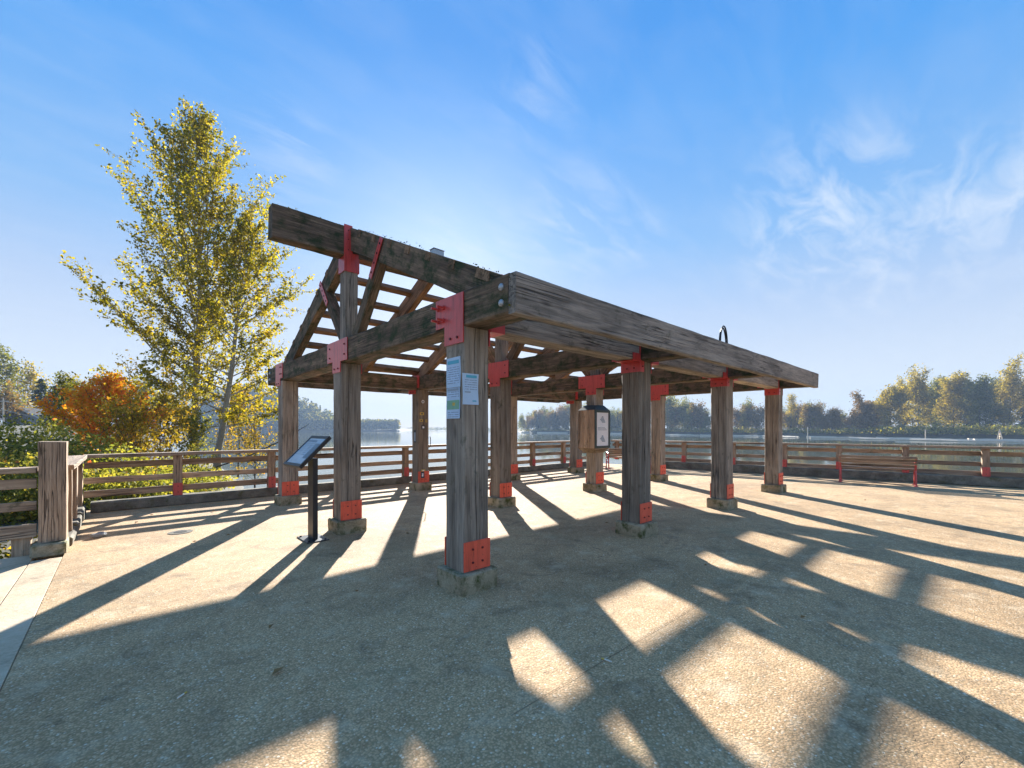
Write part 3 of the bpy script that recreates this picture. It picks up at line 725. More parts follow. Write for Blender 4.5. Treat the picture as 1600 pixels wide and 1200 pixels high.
for zc_, nm in ((1.83, 'picture_print'), (1.35, 'picture_print')):
    b = MB(); cx = (X0 + X1) / 2
    for k in range(5): b.box((cx - .10 + .035 * abs(k - 2), Y0 - .0125, zc_ - .08 + k * .033), (cx + .11 - .02 * k, Y0 - .0102, zc_ - .08 + k * .033 + .027))
    b.obj(nm, M_GREYPRINT, sh)
b = MB()
for k in range(3): b.box((X0 + .12, Y0 - .0125, 1.56 + k * .028), (X1 - .12 - .05 * k, Y0 - .0102, 1.572 + k * .028))
b.obj('text_line', M_GREYPRINT, sh)
def skirt(za, zb, mt, nm):
    pu0, pu1, pv0, pv1 = U[2] - .004, U[2] + W + .004, V[1] - .004, V[1] + W + .03
    lo = [(X0, Y0, za), (X1, Y0, za), (X1, Y1, za), (X0, Y1, za)]; hi = [(pu0 - .02, pv0 - .01, zb), (pu1, pv0 - .01, zb), (pu1, pv1, zb), (pu0 - .02, pv1, zb)]
    b = MB(); b.add(lo + hi, [(0, 1, 5, 4), (1, 2, 6, 5), (2, 3, 7, 6), (3, 0, 4, 7), (0, 3, 2, 1)]); b.obj(nm, mt, nb)
skirt(Z1 + .001, Z1 + .13, M_GREEN, 'box_roof'); skirt(Z0 - .001, Z0 - .12, W_POST, 'box_underside')
# junction box on the roof and black cable loops over the eave
b = MB(); b.box((4.12, 6.60, ZR_T + .002), (4.34, 6.74, ZR_T + .104), ch=.008); b.box((4.11, 6.59, ZR_T + .105), (4.35, 6.75, ZR_T + .116), ch=.003)
tag(b.obj('junction_box', M_GALV), 'small grey metal box sitting on top of the ridge beam', 'metal box')
b = MB()
for dx, hh in ((0, .30), (.018, .275)):
    pts = [(6.80 + dx * .5 + (.135 - dx * .5) * (1 - math.cos(a)) , 2.70 + dx, 2.90 + hh * math.sin(a)) for a in np.linspace(0, math.pi, 18)]
    b.tube(pts, .011, 6)
tag(b.obj('cable_loop', M_CABLE), 'pair of black cable loops standing above the grey eave beam', 'cable')

# --- interpretive sign on its post
sg = thing('interpretive_sign', 'tilted black framed information sign on a black steel post near the middle front post', 'sign', (2.04, 6.53, 0))
b = MB(); b.box((-.035, -.115, 0), (.035, .115, 1.16), ch=.006); b.obj('sign_post', M_BLACK, sg, Matrix.Translation((2.04, 6.53, .012)))
b = MB(); b.box((-.15, -.24, 0), (.15, .24, .012), ch=.002); bolts(b, [(x, y, .012) for x in (-.11, .11) for y in (-.19, .19)], (0, 0, 1), .015, .015, 0); b.obj('base_flange', M_BLACK, sg, Matrix.Translation((2.04, 6.53, .002)))
phi = R(-87); tau = R(45)
wd = Vector((math.cos(phi), math.sin(phi), 0)); up_ = Vector((-math.sin(phi) * math.cos(tau), math.cos(phi) * math.cos(tau), math.sin(tau))); nn = wd.cross(up_)
cc = Vector((1.95, 6.55, 1.29))
PM = Matrix(((wd.x, up_.x, nn.x, cc.x), (wd.y, up_.y, nn.y, cc.y), (wd.z, up_.z, nn.z, cc.z), (0, 0, 0, 1)))
b = MB(); b.box((-.33, -.29, -.05), (.33, -.24, 0), ch=.004); b.box((-.33, .24, -.05), (.33, .29, 0), ch=.004); b.box((-.33, -.2395, -.05), (-.29, .2395, 0), ch=.004); b.box((.29, -.2395, -.05), (.33, .2395, 0), ch=.004)
b.obj('panel_frame', M_BLACK, sg, PM)
b = MB(); b.box((-.29, -.24, -.04), (.29, .24, -.008)); fc = b.obj('sign_panel', M_SIGNFACE, sg, PM)
b = MB(); b.box((-.26, .17, -.0079), (.05, .20, -.0065)); b.obj('title_print', M_SIGNINK, fc, PM)
b = MB()
for col in range(2):
    for k in range(7): b.box((-.26 + col * .19, .13 - .035 * k, -.0079), (-.26 + col * .19 + .15 - .03 * (k % 3 == 2), .14 - .035 * k, -.0068))
b.obj('text_print', M_SIGNINK, fc, PM)
b = MB(); b.box((.11, -.14, -.0079), (.26, .14, -.0066)); b.obj('picture_print', M_SIGNINK, fc, PM)

# ------------------------------------------------------------------ railings
def railing(label, p, q, posts, nx, over=(0, 0), group=None, red=True, curbh=.2, levels=((.34, .13), (.595, .115), (.89, .125)), rot_jit=0):
    p = Vector((*p, 0)); q = Vector((*q, 0)); d = (q - p); L = d.length; d.normalize(); nrm = Vector((-d.y, d.x, 0)) * nx   # towards the water
    t = thing('railing', label, 'railing', p, math.atan2(d.y, d.x), group)
    for s in posts:
        c = p + d * s
        po = timber('post', c + Vector((0, 0, curbh - .02)), c + Vector((0, 0, 1.035)), .15, .15, W_RAIL, t, up=d, ch=.008, seg=3)
        if red:
            for sgn in (-1, 1):
                b = MB(); b.box((-.078, -.005, 0), (.078, .005, .26), ch=.002); bolts(b, [(0, -.005 * 1, .07), (0, -.005, .19)], (0, -1, 0))
                ang = math.atan2(d.y, d.x)
                b.obj('foot_plate', [M_RED, M_REDDK], po, Matrix.Translation(c + nrm * (.081 * sgn) + Vector((0, 0, curbh + .0))) @ Matrix.Rotation(ang, 4, 'Z'))
    cuts = [-over[0]] + [s for k, s in enumerate(posts) if 0 < k < len(posts) - 1 and k % 2 == 0] + [L + over[1]]
    for a, c in zip(cuts, cuts[1:]):
        for (z, h) in levels:
            off = nrm * (.076 + .022)
            j = Vector((0, 0, rng.uniform(-.006, .006)))
            timber('rail', p + d * (a + .004) + off + Vector((0, 0, z)) + j, p + d * (c - .004) + off + Vector((0, 0, z)) + j, .042, h, W_RAIL, t, ch=.005, jit=.003)
        timber('cap_board', p + d * (a + .003) + Vector((0, 0, 1.07)) + nrm * .02, p + d * (c - .003) + Vector((0, 0, 1.07)) + nrm * .02, .30, .065, W_RAIL, t, ch=.006, jit=.003)
    return t
railing('long weathered plank railing behind the pavilion along the river', (-.50, 11.44), (15.6, 11.44), [1.36 + 1.77 * k for k in range(9)], 1, (.05, .1))
pr = Vector((rline(10.9, .22), 10.9)); qr = Vector((rline(-13, .22), -13))
def r_at(px):                                         # distance along the right railing of the post seen at column px
    a = (px - 800) / F_PX; t = R(TH); du, dv = math.cos(t) + a * math.sin(t), math.sin(t) - a * math.cos(t)
    k = (17.74) / (du + 0.158 * dv); return (Vector((du * k, dv * k)) - pr).length
rp = [r_at(x) for x in (964, 1003, 1069, 1146, 1226, 1311, 1415, 1540)]
rp += [rp[-1] + 2.0 * k for k in (1, 2, 3, 4, 5)]
railing('long weathered plank railing behind the bench along the right edge of the deck', pr, qr, rp, 1, (.1, 0), curbh=.27)
railing('short plank railing beside the thick gate post at the left corner', (-.62, 8.42), (-.62, 11.30), [.5, 1.5, 2.75], 1, (0.05, 0), red=False, curbh=.14)
# left fence running out of the picture from the gate post
lf_ = railing('grey plank fence running left from the thick gate post', (-6.2, 8.24), (-.81, 8.24), [.2, 1.9, 3.6], -1, (0, 0), red=False, curbh=.05, levels=((.30, .17), (.62, .115), (.90, .125)))
timber('stub_post', (-.95, 8.22, -.1), (-.95, 8.22, .21), .17, .10, W_RAIL, lf_, up=(0, 1, 0), ch=.006, seg=2)
gp = thing('gate_post', 'thick square wooden gate post on a mossy concrete pad at the left corner', 'post', (-.67, 8.14, 0))
timber('post_shaft', (-.665, 8.14, .155), (-.665, 8.14, 1.43), .25, .26, W_RAIL, gp, up=(0, 1, 0), ch=.006, seg=6, rough_ends=.006)
b = MB(); b.box((-.85, 7.90, -.02), (-.535, 8.34, .15), ch=.02); b.obj('footing', M_FOOT, gp)
# ------------------------------------------------------------------ benches
def make_bench(label, x, y, rz, group):
    t = thing('park_bench', label, 'bench', (x, y, 0), rz, group); M0 = WM[t.name]
    # local: seat faces +x, length along y
    Lb = 1.72
    for sgn in (-1, 1):
        yy = sgn * (Lb / 2 - .03); b = MB()
        b.tube([(-.24, yy, .004), (-.20, yy, .22), (-.16, yy, .43), (-.20, yy, .62), (-.29, yy, .80)], [.028, .024, .026, .022, .018], 8)
        b.tube([(.24, yy, .004), (.20, yy, .14), (.22, yy, .30), (.20, yy, .42)], [.026, .022, .022, .024], 8)
        b.tube([(-.17, yy, .42), (.05, yy, .395), (.22, yy, .42)], .022, 8)
        b.tube([(-.20, yy, .62), (.02, yy, .64), (.20, yy, .63), (.27, yy, .57), (.24, yy, .51), (.20, yy, .53)], .019, 8)
        b.tube([(.20, yy, .42), (.20, yy, .63)], .017, 8)
        b.tube([(-.19, yy, .20), (-.05, yy, .27), (.08, yy, .27), (.20, yy, .16)], .015, 8)
        b.tube([(.0 + .075 * math.cos(a), yy, .52 + .075 * math.sin(a)) for a in np.linspace(0, 5.6, 14)], .012, 6)
        b.box((-.29, yy - .045, 0), (-.19, yy + .045, .012)); b.box((.19, yy - .045, 0), (.29, yy + .045, .012))
        b.obj('bench_end', M_RED, t, M0)
    for k in range(5):
        x0 = -.13 + .082 * k; b = MB(); b.box((x0, -Lb / 2, .435), (x0 + .07, Lb / 2, .468), ch=.004)
        v, f = b.v, b.f
        timber('seat_slat', M0 @ Vector((x0 + .035, -Lb / 2, .452 - .004 * (k == 2))), M0 @ Vector((x0 + .035, Lb / 2, .452 - .004 * (k == 2))), .07, .034, W_SLAT, t, ch=.006, seg=4, jit=.001)
    for k in range(4):
        z = .535 + .083 * k; xx = -.175 - .042 * k
        timber('back_slat', M0 @ Vector((xx, -Lb / 2, z)), M0 @ Vector((xx, Lb / 2, z)), .034, .072, W_SLAT, t, up=(0, 0, 1), ch=.006, seg=4, jit=.001)
    return t
make_bench('red iron park bench with brown slats seen from behind at the right railing', 16.30, 2.06, R(8), 'park benches facing the river')
make_bench('red iron park bench half hidden behind a post at the far corner', 15.02, 9.55, R(48), 'park benches facing the river')
# ------------------------------------------------------------------ small things on the deck
b = MB(); b.tube([(0.66, 8.32, -.03 + .0), (0.66, 8.32, .0065)], [.155, .155], 22); o = tag(b.obj('drain', M_CURB), 'round concrete floor drain with its hole painted dark near the left railing', 'drain')
b = MB(); b.tube([(0.66, 8.32, .0068), (0.66, 8.32, .009)], [.085, .085], 18); b.obj('drain_hole_shade', M_DARK, o)  # flat disc, not a recess; the hole's shade is its colour
bm = bmesh.new(); bmesh.ops.create_icosphere(bm, subdivisions=2, radius=1)
for q in bm.verts: q.co = Vector((q.co.x * .09, q.co.y * .06, q.co.z * .045 + .035)) * (1 + .35 * mnoise.noise(q.co * 2.1))
me = bpy.data.meshes.new('stone'); bm.to_mesh(me); bm.free(); me.materials.append(M_STONE)
tag(finish(bpy.data.objects.new('stone', me), None, Matrix.Translation((-.26, 8.75, 0))), 'small grey stone on the deck by the left corner railing', 'stone')
def butt(x, y, rz, L=.07, label=''):
    b = MB(); b.tube([(0, 0, .006), (L * .7, 0, .006)], .005, 6); b.tube([(L * .7, 0, .006), (L, 0, .006)], .0052, 6, 1)
    tag(b.obj('cigarette_butt', [M_BUTT, M_YEL], None, Matrix.Translation((x, y, 0)) @ Matrix.Rotation(rz, 4, 'Z')), label, 'cigarette butt', 'litter on the deck')
butt(2.47, 1.70, R(100), .075, 'white cigarette butt lying below the bright light patches'); butt(.24, 3.2, R(40), .06, 'white cigarette butt in the large shadow at the lower left')
def leafobj(x, y, s, rz, label):
    v = [(0, 0, .004), (.4, .25, .018), (1, 0, .012), (.4, -.25, .016), (.5, 0, .006)]; v = [(a * s, c * s, z * (1 + s * 4) + .003) for a, c, z in v]
    tag(mesh_obj('fallen_leaf', v, [(0, 4, 1), (1, 4, 2), (0, 3, 4), (3, 2, 4)], M_DRYLEAF, None, Matrix.Translation((x, y, 0)) @ Matrix.Rotation(rz, 4, 'Z')), label, 'leaf', 'fallen leaves on the deck')
leafobj(.71, 3.08, .09, .4, 'larger brown fallen leaf in the middle of the dark shadow at left')
for (px, Z) in ((300, 6.0), (360, 6.4), (210, 7.2), (640, 6.5), (905, 7.5), (945, 7.2), (920, 6.9), (1350, 9.5), (1420, 8.2), (1100, 5.0), (560, 4.2), (1250, 3.6), (420, 3.4), (150, 6.4), (1180, 9.0), (840, 9.0), (330, 8.2), (240, 7.9)):
    q = at(px, Z); leafobj(q.x, q.y, rng.uniform(.04, .075), rng.uniform(0, 6), 'tiny dry brown leaf scattered on the concrete deck')
# ------------------------------------------------------------------ vegetation
def quads_mesh(name, P, S, mats, parent=None, M=None, seed=1, flat=0.0, aspect=0.62, normals=None, mi=None, dirs=None):
    """leaf-shaped four-cornered faces at points P (n,3) of length S (n,)"""
    r = np.random.default_rng(seed); n = len(P)
    a = r.normal(size=(n, 3)) if dirs is None else dirs + r.normal(size=(n, 3)) * .35
    a[:, 2] *= (1 - flat); a /= np.linalg.norm(a, axis=1, keepdims=True) + 1e-9
    q = r.normal(size=(n, 3)); b = np.cross(a, q); b /= np.linalg.norm(b, axis=1, keepdims=True) + 1e-9
    nr = np.cross(a, b); S = S[:, None]
    v0 = P - a * S * .5; v2 = P + a * S * .5
    mid = P + a * S * (-.06) + nr * S * r.uniform(-.12, .12, (n, 1))
    v1 = mid + b * S * aspect * .5; v3 = mid - b * S * aspect * .5
    V_ = np.stack([v0, v1, v2, v3], 1).reshape(-1, 3).astype(np.float32)
    me = bpy.data.meshes.new(name); me.vertices.add(4 * n); me.vertices.foreach_set('co', V_.ravel())
    me.loops.add(4 * n); me.loops.foreach_set('vertex_index', np.arange(4 * n, dtype=np.int32))
    me.polygons.add(n); me.polygons.foreach_set('loop_start', np.arange(0, 4 * n, 4, dtype=np.int32)); me.polygons.foreach_set('loop_total', np.full(n, 4, dtype=np.int32))
    for m in (mats if isinstance(mats, (list, tuple)) else [mats]): me.materials.append(m)
    if mi is not None: me.polygons.foreach_set('material_index', np.asarray(mi, dtype=np.int32))
    me.update(); me.validate()
    return finish(bpy.data.objects.new(name, me), parent, M)

def limb_path(p, d, L, k, curve, r, wob):
    pts = [np.array(p, float)]; d = np.array(d, float)
    for i in range(k):
        d = d + np.array([r.normal() * wob, r.normal() * wob, curve / k + r.normal() * wob * .5]); d /= np.linalg.norm(d)
        pts.append(pts[-1] + d * L / k)
    return pts
def make_tree(name, label, cat, H, prof, seed, leaf, nleaf, lmat, bark, loc, group=None, lean=(0, 0), nlimb=40, rad=None, t0=.15, twig=5, sig=.10, curve=.35, rotz=0, clump=1.0, limb_cap=9.0):
    """prof: list of (fraction of trunk height, horizontal reach, elevation in degrees)"""
    r = np.random.default_rng(seed); t = thing(name, label, cat, loc, rotz, group); M0 = WM[t.name]
    rad = rad or H * .011
    trunk = []; K = 12; wob = np.zeros(2)
    for i in range(K + 1):
        s = i / K; wob += r.normal(size=2) * H * .004
        trunk.append(np.array([lean[0] * s * s * .4 + lean[0] * s * .6 + wob[0] * (i > 1), lean[1] * s + wob[1] * (i > 1), H * s]))
    tr = lambda s: trunk[min(K - 1, int(s * K))] + (trunk[min(K, int(s * K) + 1)] - trunk[min(K - 1, int(s * K))]) * (s * K - int(s * K)) if s < 1 else trunk[-1]
    b = MB(); b.tube([q - (np.array([0, 0, .5]) if i == 0 else 0) for i, q in enumerate(trunk)], [rad * (1.25 if i == 0 else 1) * (1 - .93 * i / K) + .006 for i in range(K + 1)], 8)
    P = []
    for k in range(nlimb):
        s = t0 + (0.97 - t0) * ((k + r.uniform(0, .9)) / nlimb) ** .9
        reach = interp([(q[0], q[1]) for q in prof], s) * r.uniform(.62, 1.12); el = R(interp([(q[0], q[2]) for q in prof], s) + r.normal() * 7)
        az = k * 2.39996 + r.normal() * .35
        L = min(max(.15 * H * .1, reach / max(.25, math.cos(el))), (1.06 - s) * H * limb_cap)
        d = (math.cos(az) * math.cos(el), math.sin(az) * math.cos(el), math.sin(el))
        lp = limb_path(tr(s), d, L, 6, curve, r, .07)
        lr = max(.006, rad * .27 * (1 - s * .75) * min(1, L / (H * .25)))
        b.tube(lp, [lr * (1 - .85 * i / 6) + .004 for i in range(7)], 5, caps=False)
        ntw = max(2, int(twig * (1 + L / (H * .12)) * .5))
        for j in range(ntw):
            f_ = .22 + .78 * (j + r.uniform(0, 1)) / ntw; i0 = min(5, int(f_ * 6)); base = lp[i0] + (lp[i0 + 1] - lp[i0]) * (f_ * 6 - i0)
            dd = lp[i0 + 1] - lp[i0]; dd = dd / np.linalg.norm(dd); side = np.cross(dd, r.normal(size=3)); side /= np.linalg.norm(side) + 1e-9
            td = dd * .75 + side * .8 + np.array([0, 0, .15]); td /= np.linalg.norm(td)
            TL = L * r.uniform(.16, .34) * (1.15 - .5 * f_)
            tp = limb_path(base, td, TL, 3, curve * .4, r, .12)
            b.tube(tp, [max(.004, lr * .35) * (1 - .7 * i / 3) for i in range(4)], 3, caps=False)
            P.append((tp, TL * clump))
        P.append((lp[3:], L * .5 * clump))
    b.obj('trunk', bark, t, M0, smooth=True)
    wt_ = np.array([w for _, w in P]); wt_ = wt_ / wt_.sum(); cnt = r.multinomial(nleaf, wt_)
    pts = []
    for (path, w), c in zip(P, cnt):
        path = np.array(path); ks = r.uniform(0, len(path) - 1.001, c); i0 = ks.astype(int); fr = (ks - i0)[:, None]
        q = path[i0] * (1 - fr) + path[i0 + 1] * fr
        pts.append(q + r.normal(size=(c, 3)) * sig * np.array([1, 1, .8]))
    pts = np.concatenate(pts); S = leaf * r.uniform(.6, 1.35, len(pts))
    quads_mesh('crown', pts, S, lmat, t, M0, seed + 5)
    return t
def make_conifer(name, label, H, rad, seed, nleaf, loc, group=None, leaf=.5):
    r = np.random.default_rng(seed); t = thing(name, label, 'tree', loc, 0, group); M0 = WM[t.name]
    b = MB(); b.tube([(0, 0, -.5), (0, 0, H * .5), (.05, 0, H)], [H * .014, H * .008, .02], 6)
    pts = []; dirs = []
    nw = 26
    for k in range(nw):
        s = .08 + .9 * k / nw; R_ = rad * (1 - s) ** .8 * r.uniform(.75, 1.1) + .1
        for j in range(6):
            az = r.uniform(0, 6.28); m = max(3, int(nleaf / nw / 6 * (1.6 - 1.2 * s)))
            q = r.uniform(.15, 1, m) * R_ * r.uniform(.7, 1.1)
            p = np.stack([np.cos(az) * q, np.sin(az) * q, H * s - q * .28 + .12 * q * q / max(R_, .1)], 1) + r.normal(size=(m, 3)) * np.array([.16, .16, .13]) * (R_ + .5) * .5
            pts.append(p); dirs.append(np.tile([math.cos(az), math.sin(az), -.35], (m, 1)))
            b.tube([(0, 0, H * s), (math.cos(az) * R_ * .8, math.sin(az) * R_ * .8, H * s - R_ * .22)], [.03, .01], 3, caps=False)
    b.obj('trunk', M_BARKD, t, M0)
    pts = np.concatenate(pts); dirs = np.concatenate(dirs)
    quads_mesh('crown', pts, leaf * r.uniform(.6, 1.4, len(pts)), L_CONIFER, t, M0, seed + 3, dirs=dirs, aspect=.5)
    return t
def dup(root, loc, rotz, scale, label=None):
    r_ = root.copy(); C.objects.link(r_); r_.matrix_basis = Matrix.Translation(loc) @ Matrix.Rotation(rotz, 4, 'Z') @ Matrix.Diagonal((scale[0], scale[0], scale[1], 1))
    if label: r_['label'] = label
    for ch in list(root.children):
        c = ch.copy(); C.objects.link(c); c.parent = r_
    return r_
# moss growing along the upper edges of the roof timbers
def moss_line(p, q, n, seed, spread=.05):
    r = np.random.default_rng(seed); p = np.array(p); q = np.array(q); k = r.uniform(0, 1, (n, 1))
    g = np.array([mnoise.noise((float(t) * 9 + seed, .3, .7)) for t in k[:, 0]]); k = k[g > -.12]
    return p + (q - p) * k + r.normal(size=(len(k), 3)) * np.array([spread * .5, spread, .004])
mp_ = np.concatenate([moss_line((U[0] + .23, 6.5, 4.70), (U[0] + .23, 2.9, 2.99), 160, 1, .03), moss_line((U[0] + .10, 2.75, 2.955), (U[0] + .10, 10.8, 2.955), 220, 2, .03),
    moss_line((1.55, VC - .06, 4.735), (2.5, VC - .06, 4.735), 160, 3, .03), moss_line((U[0] + .01, 2.69, 2.60), (U[0] + .01, 2.69, 2.93), 130, 4, .02), moss_line((U[0] + .25, 7.0, 4.62), (U[0] + .25, 10.3, 3.06), 300, 5, .03)])
ms_ = struct(quads_mesh('moss', mp_, .018 * np.random.default_rng(2).uniform(.5, 1.6, len(mp_)), M_MOSS, PAV, None, 6), 'stuff')
# two cottonwoods on the bank
COT = [(.12, 3.9, 14), (.2, 5.2, 24), (.3, 5.7, 37), (.42, 5.1, 47), (.55, 4.1, 56), (.7, 2.8, 62), (.85, 1.5, 68), (.97, .6, 74)]
q = at(304, 24.5, -.7)
make_tree('cottonwood_tree', 'tall golden green cottonwood with a straight trunk at the river bank', 'tree', 20.6, COT, 11, .165, 31000, L_COTTON, M_BARK, q, 'cottonwoods on the bank', (-.3, .2), 96, .20, .11, 8, .11, .28, limb_cap=.62)
q = at(338, 24.0, -.8); dR = Vector((math.sin(R(TH)), -math.cos(R(TH)), 0))
make_tree('cottonwood_tree', 'slimmer cottonwood leaning right beside the tall golden one', 'tree', 14.2, [(.15, 3.2, 2), (.28, 4.4, 14), (.45, 4.0, 32), (.62, 2.8, 48), (.8, 1.4, 60), (.97, .35, 74)], 23, .165, 15000, L_COTTON, M_BARK, q, 'cottonwoods on the bank', (dR.x * 2.0, dR.y * 2.0), 60, .18, .16, 7, .10, .25, limb_cap=.62)
# small autumn tree and shrubs behind the left corner
MAP = [(.10, 1.7, 25), (.3, 2.2, 38), (.55, 1.9, 50), (.8, 1.1, 60), (.97, .35, 72)]
q = at(166, 17.0, -.45)
make_tree('maple_tree', 'small rounded autumn tree with orange and yellow leaves behind the left railing', 'tree', 4.1, MAP, 8, .115, 10500, L_MAPLE, M_BARKD, q, None, (dR.x * .4, dR.y * .4), 58, .10, .08, 6, .10, .22, limb_cap=.80)
def shrub(label, px, Z, z, H, rch, seed, leaf, n, m, group, name='shrub'):
    q = at(px, Z, z)
    return make_tree(name, label, 'shrub', H, [(.03, rch, 35), (.3, rch * .95, 50), (.6, rch * .7, 62), (.95, .2, 80)], seed, leaf, n, m, M_BARKD, q, group, (0, 0), 26, .035, .04, 5, leaf * .9, .3)
shrub('dark green thin tree showing left of the orange autumn tree', 96, 21, -.4, 4.0, 1.2, 31, .12, 2600, L_GREEN, None, 'small_tree')
shrub('yellow orange shrub filling the gap between autumn tree and cottonwood', 250, 19, -.6, 2.7, 1.7, 32, .11, 4200, L_YELLOW, 'shrubs on the bank')
shrub('olive green shrub wrapped round the foot of the tall cottonwood', 300, 21, -.9, 2.3, 1.3, 33, .11, 4200, L_BRAMBLE, 'shrubs on the bank')
shrub('tall thin yellow shrub right of the leaning cottonwood', 372, 27, -1.0, 3.6, 1.8, 34, .12, 2600, L_YELLOW, 'shrubs on the bank')
shrub('low golden shrub with sparse leaves over the water by the leaning cottonwood', 398, 23.0, -1.4, 2.0, 1.6, 35, .11, 1300, L_YELLOW, 'shrubs on the bank')
shrub('mixed yellow shrub low behind the railing right of the autumn tree', 212, 15.2, -.5, 2.1, 1.5, 36, .10, 3600, L_YELLOW, 'shrubs on the bank')
# brambles: one uncountable mass behind the fence
r = np.random.default_rng(3); P = []
for (px, Z, top, rad, n) in ((-120, 11.5, 1.95, 2.4, 3000), (-30, 12.2, 1.95, 2.2, 3000), (45, 12.8, 1.95, 2.0, 3000), (105, 12.6, 1.6, 1.8, 2600), (165, 12.6, 1.15, 1.7, 2200), (225, 12.8, .75, 1.5, 1900), (15, 10.4, 1.05, 1.5, 2200), (90, 10.6, .9, 1.4, 2200), (160, 10.8, .65, 1.3, 1900), (235, 11.6, .35, 1.2, 1500), (275, 13.5, .25, 1.4, 1500), (-150, 9.4, .9, 1.6, 1800), (-60, 9.2, .75, 1.2, 1500), (300, 16.5, .2, 1.5, 1300)):
    n = int(n * 1.7); c = at(px, Z, -.75); h = top + .75
    d = r.normal(size=(n, 3)); d /= np.linalg.norm(d, axis=1, keepdims=True); d[:, 2] = np.abs(d[:, 2])
    k = r.uniform(.35, 1.0, (n, 1)) ** .5
    bump = 1 + .16 * np.array([mnoise.noise((x * 2.6 + px, y * 2.6, z * 2.6)) for x, y, z in d])[:, None]
    P.append(np.array([c.x, c.y, c.z]) + d * k * bump * np.array([rad, rad, h]))
P = np.concatenate(P)
keep = ~((P[:, 1] < 8.42)) & ~((P[:, 0] > -.78) & (P[:, 1] < 11.75)); P = P[keep]
struct(quads_mesh('bramble_thicket', P, .105 * r.uniform(.55, 1.4, len(P)), L_BRAMBLE, None, None, 8), 'stuff')
cb_ = MB()
for k in range(70):
    p = P[r.integers(len(P))]; a = r.uniform(0, 6.28); L = r.uniform(.5, 1.1)
    cb_.tube([(p[0] + math.cos(a) * L * s, p[1] + abs(math.sin(a)) * L * s * .6, p[2] + .35 * math.sin(s * 2.6)) for s in (0, .3, .6, 1)], [.006, .006, .005, .003], 3)
struct(cb_.obj('bramble_canes', M_BARKD), 'stuff')
# low golden scrub under the left fence
n = 2600; P = np.stack([r.uniform(-4.5, -.75, n), r.uniform(8.5, 9.9, n), -.42 + r.gamma(1.5, .10, n)], 1)
struct(quads_mesh('ground_cover', P, .09 * r.uniform(.6, 1.4, n), [L_YELLOW, L_BRAMBLE], None, None, 9, mi=(r.uniform(size=n) > .45).astype(int)), 'stuff')
# a fallen bare stem by the water
b = MB(); a0 = at(392, 17, .55); a1 = at(482, 15.2, 1.75)
b.tube([at(330, 19, -.2), a0, at(440, 16, 1.15), a1], [.03, .025, .02, .008], 5)
tag(b.obj('leaning_branch', M_BARKD), 'thin bare branch leaning over the water behind the tilted sign', 'branch')

# ---- trees across the water: prototypes, then copies
BRO = [(.12, .30, 20), (.3, .33, 35), (.5, .30, 48), (.7, .22, 58), (.9, .10, 70)]
def prof(H, k=1.0): return [(a, b_ * H * k, c) for a, b_, c in BRO]
GR = 'trees on the far bank behind the pavilion'
GL = 'tall trees on the near right bank'
def rowtree(lab, H, k, seed, leaf, n, m, px, Z, z, group, t0=.12):
    return make_tree('bank_tree', lab, 'tree', H, prof(H, k), seed, leaf, n, m, M_BARKD, at(px, Z, z), group, (0, 0), 34, H * .013, t0, 5, leaf * 1.1, .3)
def shoreZ(px): return interp(SHORE_PX, px)
# big stand at the right
big = [
    (1392, 14, 13.4, L_OLIVE, 1.05, 'golden olive tree at the left shoulder of the tall stand on the right bank', 51),
    (1435, 20, 16.0, L_OLIVE, .95, 'broad golden tree with bright crown leading the tall stand on the right bank', 52),
    (1490, 22, 17.0, L_OLIVE, .85, 'tall olive tree with a bare dark trunk in the middle of the right stand', 53),
    (1462, 30, 15.5, L_GREEN, .9, 'green tree tucked behind the golden ones in the right stand', 54),
    (1530, 20, 14.0, L_GREEN, .9, 'dark green rounded tree right of the bare trunk in the right stand', 55),
    (1580, 24, 16.8, L_OLIVE, 1.1, 'tallest tree of the right stand, spreading at the picture edge', 56),
    (1640, 20, 15.5, L_GREEN, 1.0, 'green tree cut by the right picture edge', 57),
    (1352, 9, 8.0, L_RUSSET, 1.2, 'bent bare looking russet tree at the foot of the right stand', 58),
]
protos = []
for px, dz, H, m, k, lab, sd in big:
    protos.append(rowtree(lab, H, k * 1.35, sd, .62, 7500, m, px, shoreZ(px) + dz, .2, GL, .07))
con = make_conifer('conifer_tree', 'dark conifer between the crowns of the right stand', 17, 3.2, 61, 2400, at(1515, shoreZ(1515) + 26, .3), GL, .6)
for k, (px, dz, sc) in enumerate(((1550, 26, .95), (1604, 30, 1.0), (1410, 36, .9), (1700, 24, 1.0))):
    q = at(px, shoreZ(px) + dz, .3)
    dup(con, q, k * 1.3, (sc, sc), ['slim dark conifer left of the tallest tree in the right stand', 'dark conifer under the tallest tree of the right stand', 'conifer top half hidden behind the golden trees of the right stand', 'conifer beyond the right picture edge'][k])
for k in range(9):
    px = 1405 + k * 34 + rng.uniform(-8, 8); q = at(px, shoreZ(px) + 46 + rng.uniform(0, 10), 1.0)
    s = rng.uniform(.85, 1.05); dup(protos[(k * 3 + 1) % 7], q, rng.uniform(0, 6), (s, s), ['first', 'second', 'third', 'fourth', 'fifth', 'sixth', 'seventh', 'eighth', 'ninth'][k] + ' hazy tree from the left in the back row of the right stand')
